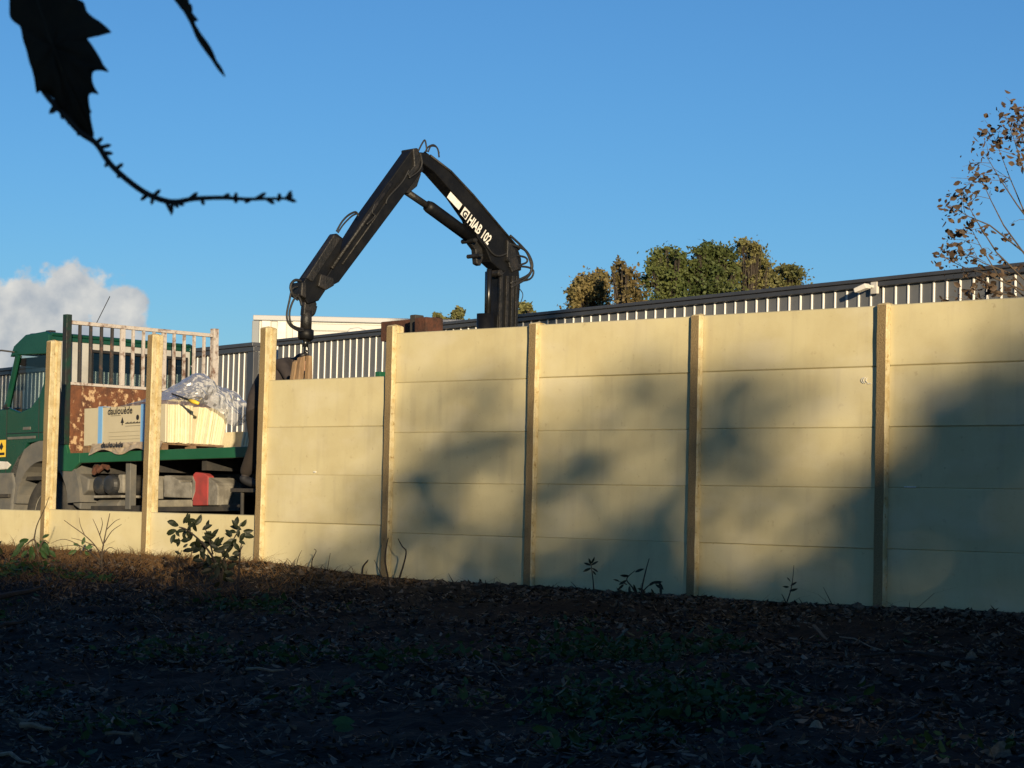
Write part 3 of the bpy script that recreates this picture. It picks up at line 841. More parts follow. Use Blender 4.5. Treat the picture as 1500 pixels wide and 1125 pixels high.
em = MB().prism([Vector((.80, -.006, .27)), Vector((.835, -.006, .345)), Vector((.87, -.006, .27))], Vector(), Vector((0, .002, 0)))
em.box(.825, .845, -.006, -.004, .24, .27)
em.build('printed_tree_mark', m_ink, pack)
MB().prism([Vector((1.15 + .03 * math.cos(a), -.006, .33 + .035 * math.sin(a))) for a in np.linspace(0, 2 * PI, 12, endpoint=False)], Vector(), Vector((0, .002, 0))).build('printed_round_mark', m_ink, pack)
gl_ = MB()
for k in range(14):
    xk = .90 + k * .022
    gl_.box(xk, xk + .016, -.006, -.004, .255, .255 + .012 + .006 * (k % 3))
gl_.box(.59, .80, -.006, -.004, .365, .369); gl_.box(.9, 1.2, -.006, -.004, .225, .228)
gl_.build('fine_print', m_ink, pack)
gl2 = MB()
for zl in (.10, .06, .155):
    gl2.box(.56, 1.2, -.006, -.004, zl, zl + .003)
gl2.build('printed_rule', m_inkg, pack)
# torn film with the name again, sagging over the pallet edge
V = []; F = []
nx, nz_ = 26, 7
for j in range(nz_):
    for i in range(nx):
        xx = .22 + 1.46 * i / (nx - 1); zz = .02 - .12 * j / (nz_ - 1) * (1 + .3 * math.sin(xx * 9))
        V.append((xx, -.012 - .05 * j / (nz_ - 1) - .018 * vnoise(xx * 8, zz * 14, 1) - .012 * random.random(), zz))
for j in range(nz_ - 1):
    for i in range(nx - 1):
        F.append((j * nx + i, j * nx + i + 1, (j + 1) * nx + i + 1, (j + 1) * nx + i))
m_film2 = mat('torn_film', (.40, .33, .24), .3, c2=(.3, .24, .17), scale=9, bump=.5, bscale=12)
MB().add(V, F).build('torn_film', m_film2, pack)
decal(text_mesh('daulouède', .085, .003, .15, 1.3), .50, -.035, m_ink, pack, 'lettering', -.085)
# leaning loose slabs
sl2 = slab_mesh(1.62, .475, .034)
nl = 12
for k in range(nl):
    lean = R(9 + 3.5 * k / (nl - 1))
    o = tag(put('concrete_slab', sl2), 'loose cream concrete slab leaning in the row beside the strapped pack', 'slab', 'loose slabs leaning in a row')
    o.matrix_world = TM @ Matrix.Translation((.40 + random.uniform(-.02, .02), .515 + k * .0405 + .002, BZ + .128 + random.uniform(0, .004))) @ Matrix.Rotation(-lean, 4, 'X')
sl3 = slab_mesh(.85, .25, .034)
for k in range(5):
    o = tag(put('concrete_slab', sl3), 'short cream slab in the low stack right of the leaning row, under the plastic', 'slab', 'short slabs at the rear')
    o.matrix_world = TM @ Matrix.Translation((1.34 + .01 * k, 1.13 + k * .04, BZ + .062)) @ Matrix.Rotation(-R(12), 4, 'X')
MB_ = on_truck('timber_bearer', 'timber bearer under the low stack of short slabs', 'timber', (1.38, 1.08, BZ + .002))
MB().box(0, .10, 0, .35, 0, .055).build('beam', m_wood, MB_, bevel=.004)
MB().box(.65, .75, 0, .35, 0, .055).build('beam', m_wood, MB_, bevel=.004)
# crumpled plastic sheet
top = [(-.06, 1.90), (.12, 2.03), (.30, 2.12), (.44, 2.26), (.58, 2.31), (.70, 2.26), (.86, 2.12), (1.02, 2.12), (1.17, 2.09), (1.30, 1.90)]
bot = [(-.06, 1.885), (.3, 1.90), (.60, 1.89), (.75, 1.80), (.90, 1.70), (1.02, 1.62), (1.15, 1.66), (1.30, 1.80)]
V = []; F = []
ny, ns = 46, 26
for j in range(ns):
    s_ = j / (ns - 1)
    for i in range(ny):
        y = -.06 + 1.36 * i / (ny - 1)
        zt = np.interp(y, [a for a, _ in top], [b for _, b in top]); zb = np.interp(y, [a for a, _ in bot], [b for _, b in bot])
        if s_ < .45:
            k = s_ / .45
            z = 1.86 + (zt - 1.86) * k ** .6; x = 1.25 + .80 * k
        else:
            k = (s_ - .45) / .55
            z = zt + (zb - zt) * k; x = 2.05 + .18 * math.sin(k * PI * .8) + .05
        cr = mnoise.turbulence(Vector((x * 3.5, y * 3.5, z * 3.5)), 3, True)
        V.append((x + .10 * (cr - .5) + random.uniform(-.012, .012), y + .05 * vnoise(x * 7, y * 7, z * 7), z + .05 * (cr - .6) * min(1, 4 * (zt - zb))))
for j in range(ns - 1):
    for i in range(ny - 1):
        F.append((j * ny + i, j * ny + i + 1, (j + 1) * ny + i + 1, (j + 1) * ny + i))
film = tag(MB().add(V, F).build('plastic_sheet', m_film), 'crumpled clear plastic sheet heaped over the slabs on the truck bed', 'plastic sheet')
film.matrix_world = TM
# long tool with a yellow handle on the slabs
tp0, tp1, tp2 = tl(252, 577, -.02), tl(277, 586, -.02), tl(291, 591, -.02)
saw = on_truck('hand_tool', 'long thin tool with yellow handle lying on the slabs', 'tool', tp1)
MB().tube([tp0 - tp1, Vector()], [.012, .016], 6).build('blade', m_ink, saw)
MB().tube([Vector(), (tp2 - tp1) * .5, tp2 - tp1], [.022, .028, .018], 8).build('handle', m_yellow, saw, smooth=True)

# ================================================================== CRANE
C0 = TM @ Vector((6.69, 1.2, 0))
CDIR = Vector((at(447, 480, 23.05) - C0)); CDIR.z = 0; CDIR.normalize()
CN = Vector((-CDIR.y, CDIR.x, 0))
if CN.y > 0:
    CN = -CN                               # side that faces the camera
def cp(x, y, off=0.0):
    r = ray(x, y); o = C0 + CN * off
    t = (o - EYE).dot(CN) / r.dot(CN)
    return EYE + r * t
def cc(cx, cy, off=0.0):                    # coordinates of an enlarged crop of the crane
    return cp(360 + cx / 3.409, 190 + cy / 3.409, off)
crane = thing('loader_crane', 'black articulated loader crane rising behind the fence, folded over the workers', 'crane', (C0.x, C0.y, .9))
iC = Matrix.Translation((-C0.x, -C0.y, -.9))
def cprism(px, T, nm, m, par=crane, bevel=.012, off=0.0):
    mb = MB().prism([iC @ cp(x, y) for x, y in px], CN * (off - T / 2), CN * (off + T / 2))
    return mb.build(nm, m, par, bevel=bevel)
def ctube(px, r, nm, m, par=crane, off=0.0, n=8, smooth=True):
    return MB().tube([iC @ (cp(p[0], p[1]) + CN * (off + (p[2] if len(p) > 2 else 0))) for p in px], r, n).build(nm, m, par, smooth=smooth)
def smooth_px(px, k=6):
    """catmull-rom through the points"""
    P = [Vector((*p, 0)) if len(p) == 2 else Vector(p) for p in px]
    out = []
    for i in range(len(P) - 1):
        a = P[max(i - 1, 0)]; b = P[i]; c = P[i + 1]; d = P[min(i + 2, len(P) - 1)]
        for s_ in range(k):
            t = s_ / k
            q = .5 * ((2 * b) + (c - a) * t + (2 * a - 5 * b + 4 * c - d) * t * t + (3 * b - a - 3 * c + d) * t ** 3)
            out.append(tuple(q))
    out.append(tuple(P[-1]))
    return out
# column on its base
cprism([(727, 402), (733, 396), (752, 395), (754, 420), (750, 470), (747, 560), (716, 560), (720, 470), (727, 420)], .20, 'column', m_black)
for xx in (722, 731, 739, 745):
    cprism([(xx + 1, 405), (xx + 5, 405), (xx + 1, 560), (xx - 3, 560)], .03, 'column_rib', m_blackd, off=.105, bevel=.004)
MB().box(-.35, .45, -.55, .55, .75, 1.35).build('crane_base', m_darksteel, crane, bevel=.03)
MB().box(-.25, .25, -1.2, 1.2, .55, .75).build('outrigger_beam', m_darksteel, crane, bevel=.02)
boom = cprism([(608, 224), (616, 225), (641, 243), (676, 276), (750, 362), (756, 380), (756, 397), (736, 402), (722, 394), (711, 384), (704, 366), (692, 350), (684, 323), (661, 290), (629, 254), (611, 240)], .19, 'inner_boom', m_black)
ctube([(618, 224), (650, 247), (684, 281), (757, 366)], .016, 'boom_pipe', m_black, boom, off=.04)
ctube([(622, 229), (652, 252), (684, 286), (752, 366)], .013, 'boom_pipe', m_blackd, boom, off=.1)
cprism([(733, 352), (745, 366), (752, 395), (740, 400), (732, 380)], .25, 'boom_heel_plate', m_blackd, boom)
for (x, y, r) in ((733, 400, .040), (704, 374, .024), (696, 352, .026), (745, 380, .03)):
    c = iC @ cp(x, y, .13)
    q = CN.to_track_quat('Z', 'Y').to_matrix().to_4x4()
    MB().lathe([(r, -.22), (r, 0), (r * .7, .02)], Matrix.Translation(c) @ q, 16).build('pivot_pin', m_blackd, crane)
cprism([(688, 345), (702, 347), (705, 378), (701, 390), (695, 387), (693, 366), (686, 357)], .08, 'cylinder_bracket', m_blackd)
# lettering on the boom: white plate, emblem and name
pA, pB = cp(660, 290, .1), cp(711, 345.5, .1)
bx = (pB - pA).normalized(); bz = CN.cross(bx)
if bz.z < 0:
    bz = -bz
def boom_frame(px, py):
    o = iC @ cp(px, py, .0975)
    return Matrix(((bx.x, bz.x, CN.x, o.x), (bx.y, bz.y, CN.y, o.y), (bx.z, bz.z, CN.z, o.z), (0, 0, 0, 1)))
def boom_decal(me, px, py, m, nm, lift=.001):
    me.transform(boom_frame(px, py) @ Matrix.Translation((0, 0, lift)))
    me.materials.clear(); me.materials.append(m)
    return put(nm, me, boom)
def rect(w, h):
    return MB().add([(0, 0, 0), (w, 0, 0), (w, h, 0), (0, h, 0)], [(0, 1, 2, 3)]).mesh('plate', m_white)
boom_decal(rect(.215, .085), 654.5, 289, m_white, 'white_plate', .003)
boom_decal(rect(.10, .11), 674, 313.5, m_white, 'emblem_plate', .003)
boom_decal(text_mesh('G', .11, .006, 0, .9), 675.8, 314, m_ink, 'emblem', .005)
boom_decal(text_mesh('HIAB 102', .165, .004, 0, .60), 683.3, 325, m_white, 'lettering', .003)
# outer arm
oarm = cprism([(596, 221), (606, 222), (612, 236), (614, 250), (604, 262), (490, 414), (478, 420), (470, 408), (530, 313)], .17, 'outer_arm', m_black)
cprism([(607, 243), (612, 256), (606, 274), (594, 284), (582, 283), (588, 268)], .13, 'knuckle_link', m_blackd, oarm)
cprism([(596, 219), (603, 218), (610, 232), (604, 250), (592, 262), (588, 256), (598, 244)], .215, 'knuckle_plate', m_blackd, oarm)
ctube([(566, 268), (532, 317), (478, 394)], .022, 'arm_pipe', m_blackd, oarm, off=.095)
ctube([(576, 270), (541, 322), (494, 388)], .012, 'arm_pipe', m_blackd, oarm, off=.09)
cprism([(528, 345), (536, 350), (531, 356), (524, 354)], .06, 'arm_lug', m_blackd, oarm)
ext = cprism([(488, 342), (498, 350), (484, 408), (462, 441), (446, 446), (440, 436), (440, 412)], .13, 'extension_arm', m_black)
cprism([(483, 344), (494, 350), (452, 414), (442, 408)], .10, 'extension_cylinder', m_blackd, ext, off=.03)
cprism([(462, 402), (481, 408), (482, 419), (470, 426), (458, 420)], .20, 'arm_collar', m_blackd, ext)
cprism([(434, 414), (441, 414), (441, 438), (433, 434)], .2, 'tip_plate', m_blackd, ext)
# cylinders
ctube([(594, 280), (628, 303)], .042, 'jib_cylinder_rod', m_blackd)
ctube([(625, 301), (630, 304), (690, 348)], [.06, .075, .075], 'jib_cylinder', m_black)
ctube([(710, 395, .0), (708, 470)], .03, 'lift_cylinder_rod', m_chrome, off=.08)
ctube([(716, 398, .0), (715, 470)], .03, 'lift_cylinder_rod', m_chrome, off=-.02)
ctube([(707, 460), (706, 540)], .1, 'lift_cylinder', m_black, off=.05, n=14)
# rotator, hook and chain
rot = cprism([(444, 440), (458, 436), (462, 446), (456, 462), (442, 462)], .07, 'tip_link', m_blackd)
ctube([(449, 455), (448.5, 468), (448, 482)], [.055, .06, .06], 'rotator_neck', m_blackd)
ctube([(448, 482), (448, 484), (448, 496), (447.5, 498)], [.06, .085, .085, .06], 'rotator', m_black, n=16)
ctube(smooth_px([(452, 462), (458, 458), (461, 448)]), [.03 + .0 * i for i in range(13)], 'hook_prong', m_blackd)
ctube([(447.5, 497), (447.3, 508)], .032, 'clamp_shaft', m_chrome)
ch = MB()
for k in range(6):
    c = iC @ cp(447.2 + (1.5 if k % 2 else -1), 508 + k * 3.2)
    ax = Vector((1, 0, 0)) if k % 2 else Vector((0, 1, 0))
    ch.tube([c + ax * .022 * math.cos(a) + Vector((0, 0, .03 * math.sin(a))) for a in np.linspace(0, 2 * PI, 9)], .008, 5, cap=False)
ch.build('chain', m_chrome, crane)
# hoses
hs = [([(432, 420), (424, 424), (420, 440), (416, 462), (420, 476), (432, 484), (441, 484)], .012), ([(436, 430), (426, 440), (420, 458), (422, 474), (430, 480), (440, 482)], .012),
      ([(437, 412), (428, 411), (422, 418), (424, 430), (434, 436), (438, 448)], .016), ([(425, 414), (421, 422), (426, 434), (432, 440)], .012),
      ([(484, 340), (492, 326), (502, 316), (512, 312), (516, 318)], .012), ([(486, 342), (494, 330), (506, 318), (514, 314)], .010),
      ([(603, 224), (609, 212), (613, 207), (615, 214), (616, 224)], .010), ([(614, 224), (618, 217), (626, 214), (632, 220), (634, 232)], .010), ([(618, 224), (622, 216), (630, 217), (634, 226)], .009),
      ([(742, 358), (764, 366), (774, 380), (776, 394), (768, 408), (745, 422)], .016), ([(742, 391), (768, 392), (778, 398), (772, 410), (746, 414)], .012), ([(745, 374), (766, 378), (767, 386), (745, 392)], .012),
      ([(738, 346), (760, 361), (770, 374), (775, 392), (770, 404), (744, 416)], .014), ([(750, 416), (762, 430), (760, 442), (756, 448)], .005),
      ([(700, 356), (712, 372), (722, 376), (734, 372)], .012), ([(590, 250), (580, 268), (560, 290), (556, 300)], .011), ([(606, 226), (609, 240), (604, 252), (590, 262)], .011), ([(540, 300), (536, 312), (540, 318), (528, 330)], .010)]
for k, (px, r) in enumerate(hs):
    ctube(smooth_px([(x - (6 if x > 740 else 0), y) for x, y in px]), r, 'hose', m_rubber, off=(.11 if k > 3 else .05), n=6)
# clamp with worn wooden jaws holding the next panel edge
clamp = thing('lifting_clamp', 'tan worn lifting clamp hanging from the crane rotator above the fence', 'clamp', cp(443, 560))
iK = Matrix.Translation(-clamp.location)
for pts, off in (([(446, 521), (451, 522), (451, 566), (444, 566)], .05), ([(438, 524), (445, 521), (441, 566), (433, 566)], .0), ([(436, 530), (439, 527), (433, 566), (431, 560)], -.06)):
    MB().prism([iK @ cp(x, y) for x, y in pts], CN * (off - .035), CN * (off + .035)).build('jaw', m_clamp, clamp, bevel=.008)
ctp = [iK @ cp(x, y) for x, y in ((441, 522), (447, 518), (452, 523), (453, 536))]
MB().tube(ctp, .022, 7).build('yoke', m_blackd, clamp, smooth=True)

# ================================================================== WORKER
def skin_body(name, pts, edges, radii, m, parent, root=0, sub=2):
    me = bpy.data.meshes.new(name)
    me.from_pydata([tuple(p) for p in pts], edges, [])
    me.materials.append(m)
    o = put(name, me, parent)
    md = o.modifiers.new('skin', 'SKIN'); md.use_smooth_shade = True
    sv = me.skin_vertices[0].data
    for i, r in enumerate(radii):
        sv[i].radius = (r, r) if not isinstance(r, tuple) else r
        sv[i].use_root = (i == root)
    s_ = o.modifiers.new('sub', 'SUBSURF'); s_.levels = sub; s_.render_levels = sub
    return o
WY = 24.15
hip = at(375, 592, WY)
PZ = hip.z - .93
person = thing('person', 'worker in dark jacket and brown trousers bending over behind the fence post', 'person', (hip.x, hip.y, PZ))
iW = Matrix.Translation((-hip.x, -hip.y, -PZ))
def w(px, py, dy=0.0):
    return iW @ at(px, py, WY + dy)
H_ = iW @ hip
chest = w(400, 552); sh = w(421, 535); neck = w(429, 530); head = w(438, 531, -.02)
side_ = Vector((.25, .97, 0))
body_pts = [H_, w(388, 571), chest, sh, neck, head]
rad = [.165, .17, .18, .15, .062, .05]
edges = [(0, 1), (1, 2), (2, 3), (3, 4), (4, 5)]
def addchain(prev, pts, rs):
    for p, r in zip(pts, rs):
        body_pts.append(p); rad.append(r); edges.append((prev, len(body_pts) - 1)); prev = len(body_pts) - 1
for sgn, (el_, hd_) in ((-1, (w(428, 562, -.25), w(438, 543, -.35))), (1, (w(436, 560, .2), w(447, 540, .05)))):
    sp2 = sh + side_ * .17 * sgn
    addchain(3, [sp2, el_, hd_], [.075, .055, .038])
legs = []
for sgn in (-1, 1):
    hp = H_ + side_ * .09 * sgn + Vector((0, 0, -.03))
    kn = Vector((hp.x + .05, hp.y - .06 * sgn * .2, .50)); an = Vector((hp.x - .02 + .06 * sgn, hp.y + .03, .09)); to = an + Vector((.17, -.08, -.05))
    legs.append((hp, kn, an, to))
    addchain(0, [hp, kn, an, to], [.095, .07, .05, .042])
body = skin_body('body', body_pts, edges, rad, m_jacket, person)
# trousers as a second skin over the hips and legs
tp = [H_ + Vector((.03, 0, .03)), H_ + Vector((.02, 0, -.03))]; tr = [.13, .15]; te = [(0, 1)]
for hp, kn, an, to in legs:
    b = len(tp)
    tp += [hp, kn, an + Vector((0, 0, .03))]; tr += [.108, .085, .07]; te += [(1, b), (b, b + 1), (b + 1, b + 2)]
skin_body('trousers', tp, te, tr, m_trouser, person, root=1)
# head with face and dark hair
hm = MB()
fd = Vector((.75, -.35, -.56)).normalized(); up_ = Vector((.35, -.1, .93)); up_ = (up_ - fd * up_.dot(fd)).normalized(); rt_ = fd.cross(up_)
hc = head + fd * .03
Vh = []; Fh = []
nu, nvv = 20, 14
for j in range(nvv + 1):
    th = PI * j / nvv
    for i in range(nu):
        ph = 2 * PI * i / nu
        d = Vector((math.sin(th) * math.cos(ph), math.sin(th) * math.sin(ph), math.cos(th)))   # x = face direction, z = crown
        r = Vector((.100, .076, .118))
        p = Vector((d.x * r.x, d.y * r.y, d.z * r.z))
        if d.x > .3 and d.z < -.3:
            p.x += .012; p.y *= .85
        if d.x > .93 and abs(d.z + .1) < .25:
            p.x += .025 * (1 - abs(d.y) * 4 if abs(d.y) < .25 else 0)
        if d.x > .75 and .05 < d.z < .3 and abs(d.y) > .25:
            p.x -= .010
        Vh.append(hc + fd * p.x + rt_ * p.y + up_ * p.z)
for j in range(nvv):
    for i in range(nu):
        Fh.append((j * nu + i, j * nu + (i + 1) % nu, (j + 1) * nu + (i + 1) % nu, (j + 1) * nu + i))
hd = hm.add(Vh, Fh).build('head', m_skin, person, smooth=True)
Vx = []; Fx = []
for j in range(9):
    th = PI * .60 * j / 8
    for i in range(nu):
        ph = 2 * PI * i / nu
        lim = th if math.cos(ph) < .2 else min(th, PI * .30)
        d = Vector((math.sin(lim) * math.cos(ph), math.sin(lim) * math.sin(ph), math.cos(lim)))
        Vx.append(hc + fd * d.x * .110 + rt_ * d.y * .086 + up_ * d.z * .128)
for j in range(8):
    for i in range(nu):
        Fx.append((j * nu + i, j * nu + (i + 1) % nu, (j + 1) * nu + (i + 1) % nu, (j + 1) * nu + i))
MB().add(Vx, Fx).build('hair', m_hair, hd, smooth=True)
for sgn in (-1, 1):
    c = hc + rt_ * .078 * sgn - fd * .01
    MB().lathe([(.010, -.006), (.028, 0), (.022, .008)], Matrix.Translation(c) @ (rt_ * sgn).to_track_quat('Z', 'Y').to_matrix().to_4x4(), 10).build('ear', m_skin, hd, smooth=True)
    e = hc + fd * .093 + rt_ * .032 * sgn + up_ * .012
    MB().lathe([(.002, 0), (.012, .003), (.010, .006)], Matrix.Translation(e) @ fd.to_track_quat('Z', 'Y').to_matrix().to_4x4(), 8).build('eye', m_ink, hd)
# hands: palm with four fingers and a thumb
for hp_, dirv in ((body_pts[8], w(446, 546, -.36) - body_pts[8]), (body_pts[11], w(440, 549, .04) - body_pts[11])):
    dv = dirv.normalized(); wv = Vector((0, 0, 1)).cross(dv).normalized(); nv = dv.cross(wv)
    p = [hp_, hp_ + dv * .05, hp_ + dv * .09]; r_ = [.030, (.040, .022), (.042, .020)]; e = [(0, 1), (1, 2)]
    for k, ln in ((-1.5, .065), (-.5, .078), (.5, .073), (1.5, .055)):
        b = len(p)
        p += [hp_ + dv * .095 + wv * k * .021, hp_ + dv * (.095 + ln * .5) + wv * k * .022 - nv * .012, hp_ + dv * (.095 + ln * .85) + wv * k * .02 - nv * .035]
        r_ += [.0095, .009, .0075]; e += [(2, b), (b, b + 1), (b + 1, b + 2)]
    b = len(p)
    p += [hp_ + dv * .045 + wv * .045, hp_ + dv * .08 + wv * .062 - nv * .02]; r_ += [.0105, .009]; e += [(1, b), (b, b + 1)]
    skin_body('hand', p, e, [x if isinstance(x, tuple) else (x, x) for x in r_], m_skin, person, root=0, sub=1)
for hp, kn, an, to in legs:
    skin_body('boot', [an + Vector((0, 0, .06)), an, to, to + Vector((.06, -.03, -.005))], [(0, 1), (1, 2), (2, 3)], [.06, .062, .05, .035], m_ink, person)
# trestle platform that the worker stands on (hidden behind the fence)
tre = thing('work_trestle', 'low dark work trestle behind the fence under the bending worker', 'trestle', (hip.x, hip.y, .88), -FA)
hT = PZ - .88
MB().box(-.06, 1.3, -.28, .28, hT - .045, hT - .004).build('platform', m_darksteel, tre, bevel=.005)
for xk in (.10, 1.2):
    for yk in (-.24, .24):
        MB().tube([(xk, yk, hT - .05), (xk + (.08 if xk > 0 else -.08), yk * 1.2, 0)], .02, 8).build('leg', m_darksteel, tre)
    MB().tube([(xk, -.26, hT * .45), (xk, .26, hT * .45)], .015, 6).build('brace', m_darksteel, tre)

# ================================================================== TREES
def rand_quads(centers, size, seed, flat=0.0, aspect=.7):
    """random leaf quads at centers (n,3)"""
    g = np.random.default_rng(seed)
    n = len(centers)
    nrm = g.normal(size=(n, 3)); nrm /= np.linalg.norm(nrm, axis=1)[:, None]
    if flat:
        nrm[:, 2] += flat; nrm /= np.linalg.norm(nrm, axis=1)[:, None]
    a = np.cross(nrm, g.normal(size=(n, 3))); a /= np.linalg.norm(a, axis=1)[:, None]
    b = np.cross(nrm, a)
    s = (size * g.uniform(.6, 1.35, n))[:, None]
    bend = nrm * s * g.uniform(-.15, .25, n)[:, None]
    V = np.stack([centers - a * s, centers - b * s * aspect + bend, centers + a * s, centers + b * s * aspect + bend], 1).reshape(-1, 3)
    F = np.arange(4 * n).reshape(n, 4)
    return V, F
def limbs(mb, base, top, r, tips, rr):
    n = 7
    pts = []
    for k in range(n):
        t = k / (n - 1)
        p = base.lerp(top, t)
        pts.append(p + Vector((rr.uniform(-1, 1), rr.uniform(-1, 1), 0)) * r * 1.2 * (t > 0))
    mb.tube(pts, [r * (1 - .75 * k / (n - 1)) + r * .3 * (k == 0) for k in range(n)], 8)
    for tip in tips:
        t = rr.uniform(.35, .9)
        s = base.lerp(top, t)
        mid = s.lerp(tip, .5) + Vector((0, 0, (tip - s).length * .10))
        mb.tube([s, mid, tip], [r * .35, r * .2, r * .06], 5)
def tree(name, label, base, blobs, lm, leaf, nleaf, seed, group, trunk_r=.22, top=None):
    rr = random.Random(seed); g = np.random.default_rng(seed)
    o = thing(name, label, 'tree', base, group=group)
    base = Vector(base)
    cs = []
    wts = np.array([b[3] * b[4] * b[5] for b in blobs]) ** .8
    for b, wt in zip(blobs, wts / wts.sum()):
        c = np.array(b[:3]) - np.array(base)
        # several leaf clumps inside each lobe, so that gaps stay between them
        ncl = max(7, int(46 * wt * len(blobs) ** .5))
        nn = int(nleaf * wt)
        d = g.normal(size=(ncl, 3)); d /= np.linalg.norm(d, axis=1)[:, None]
        cl = c + d * np.array(b[3:6]) * (g.uniform(.3, 1.22, ncl)[:, None])
        which = g.integers(0, ncl, nn)
        cs.append(cl[which] + g.normal(size=(nn, 3)) * np.array(b[3:6]) * g.choice([.12, .2, .32], nn)[:, None])
    V, F = rand_quads(np.concatenate(cs), leaf, seed + 1)
    put('crown', fast_mesh('crown', V, F, lm), o, kind='stuff')
    mb = MB()
    tz = top if top is not None else float(np.percentile([b[2] for b in blobs], 45))
    cx = sum(b[0] for b in blobs) / len(blobs) - base.x; cy = sum(b[1] for b in blobs) / len(blobs) - base.y
    tips = [Vector(b[:3]) - base + Vector((rr.uniform(-.5, .5) * b[3], rr.uniform(-.5, .5) * b[4], rr.uniform(-.3, .6) * b[5])) for b in blobs for _ in range(5)]
    limbs(mb, Vector((0, 0, 0)), Vector((cx, cy, tz - base.z)), trunk_r, tips, rr)
    mb.build('trunk', m_bark, o)
    return o
def bg_tree(label, Y, lobes, lm, n, seed, leaf=.062, name='broadleaf_tree'):
    """lobes: (px, py, rx px, ry px)"""
    k = Y / FPX
    bl = []
    for (x, y, rx, ry) in lobes:
        p = at(x, y, Y + random.uniform(-1, 1))
        bl.append((p.x, p.y, p.z, rx * k * 1.06, rx * k * .95, ry * k * .95))
        for _ in range(4):
            a_ = random.uniform(-.3, PI + .3)
            q_ = at(x + math.cos(a_) * rx * .85, y - math.sin(a_) * ry * .82, Y + random.uniform(-1, 1))
            f_ = random.uniform(.22, .42)
            bl.append((q_.x, q_.y, q_.z, rx * k * f_, rx * k * f_, ry * k * f_))
    bxs = sum(b[0] for b in bl) / len(bl)
    return tree(name, label, (bxs, Y, .88), bl, lm, leaf, int(n * 2.7), seed, 'trees beyond the warehouse roof', .10)
bg_tree('rust brown tree at the left end of the group beyond the roof', 78, [(866, 425, 26, 22), (880, 408, 14, 10), (848, 432, 16, 16), (862, 470, 30, 40)], L_treeB, 3600, 11)
bg_tree('thin brown half bare tree between rust and green trees beyond the roof', 74, [(908, 402, 13, 20), (920, 420, 16, 22), (905, 386, 7, 7), (925, 460, 24, 36)], L_treeB, 1150, 12)
bg_tree('dense dark green tree left of the twin crown beyond the roof', 76, [(977, 392, 26, 26), (982, 374, 18, 12), (968, 412, 26, 22), (993, 412, 22, 24), (980, 460, 40, 36)], L_treeA, 5600, 13)
bg_tree('tall green tree with rounded crown in the middle of the group beyond the roof', 77, [(1045, 386, 30, 26), (1040, 368, 20, 10), (1030, 402, 24, 22), (1062, 404, 20, 22), (1045, 450, 44, 40)], L_treeA, 5600, 14)
bg_tree('tall green and yellowing tree on the right of the twin crown beyond the roof', 79, [(1097, 382, 24, 28), (1092, 360, 12, 10), (1112, 392, 18, 20), (1084, 405, 20, 20), (1100, 450, 40, 40)], L_treeC, 4300, 15)
bg_tree('small olive tree at the right end of the group beyond the roof', 81, [(1148, 402, 24, 14), (1162, 400, 14, 10), (1136, 410, 16, 12), (1150, 440, 36, 26)], L_treeC, 2600, 16)
bg_tree('pale tree tip just right of the crane column beyond the parapet', 84, [(768, 456, 10, 12), (764, 470, 16, 12)], L_treeC, 420, 17, .10)
bg_tree('pale tree tip showing left of the crane lift cylinders', 86, [(672, 460, 9, 9), (640, 464, 7, 6), (660, 475, 24, 8)], L_treeC, 420, 18, .10)

def litter_quads(C, size, seed, tilt=.5, aspect=.45, big=2.1):
    g = np.random.default_rng(seed); n = len(C)
    nrm = np.stack([g.normal(0, tilt, n), g.normal(0, tilt, n), np.ones(n)], 1); nrm /= np.linalg.norm(nrm, axis=1)[:, None]
    an = g.uniform(0, 2 * PI, n)
    a = np.stack([np.cos(an), np.sin(an), np.zeros(n)], 1); a -= nrm * (a * nrm).sum(1)[:, None]; a /= np.linalg.norm(a, axis=1)[:, None]
    b = np.cross(nrm, a)
    s = (size * np.clip(np.exp(g.normal(0, .5, n)), .35, big))[:, None]
    asp = aspect * g.uniform(.5, 1.3, n)[:, None]
    lift = s * g.uniform(.1, .7, n)[:, None]
    cu = nrm * s * g.uniform(-.1, .45, n)[:, None]
    C = C + np.array([0, 0, 1]) * lift * .5
    V = np.stack([C - a * s + cu, C - a * s * .3 - b * s * asp, C + a * s * .4 - b * s * asp * .8, C + a * s + cu * .8, C + a * s * .4 + b * s * asp + cu * .5, C - a * s * .3 + b * s * asp + cu * .4], 1).reshape(-1, 3)
    k = np.arange(n)[:, None] * 6
    F = np.concatenate([k + np.array([[0, 1, 2, 3]]), k + np.array([[0, 3, 4, 5]])], 0)
    return V, F
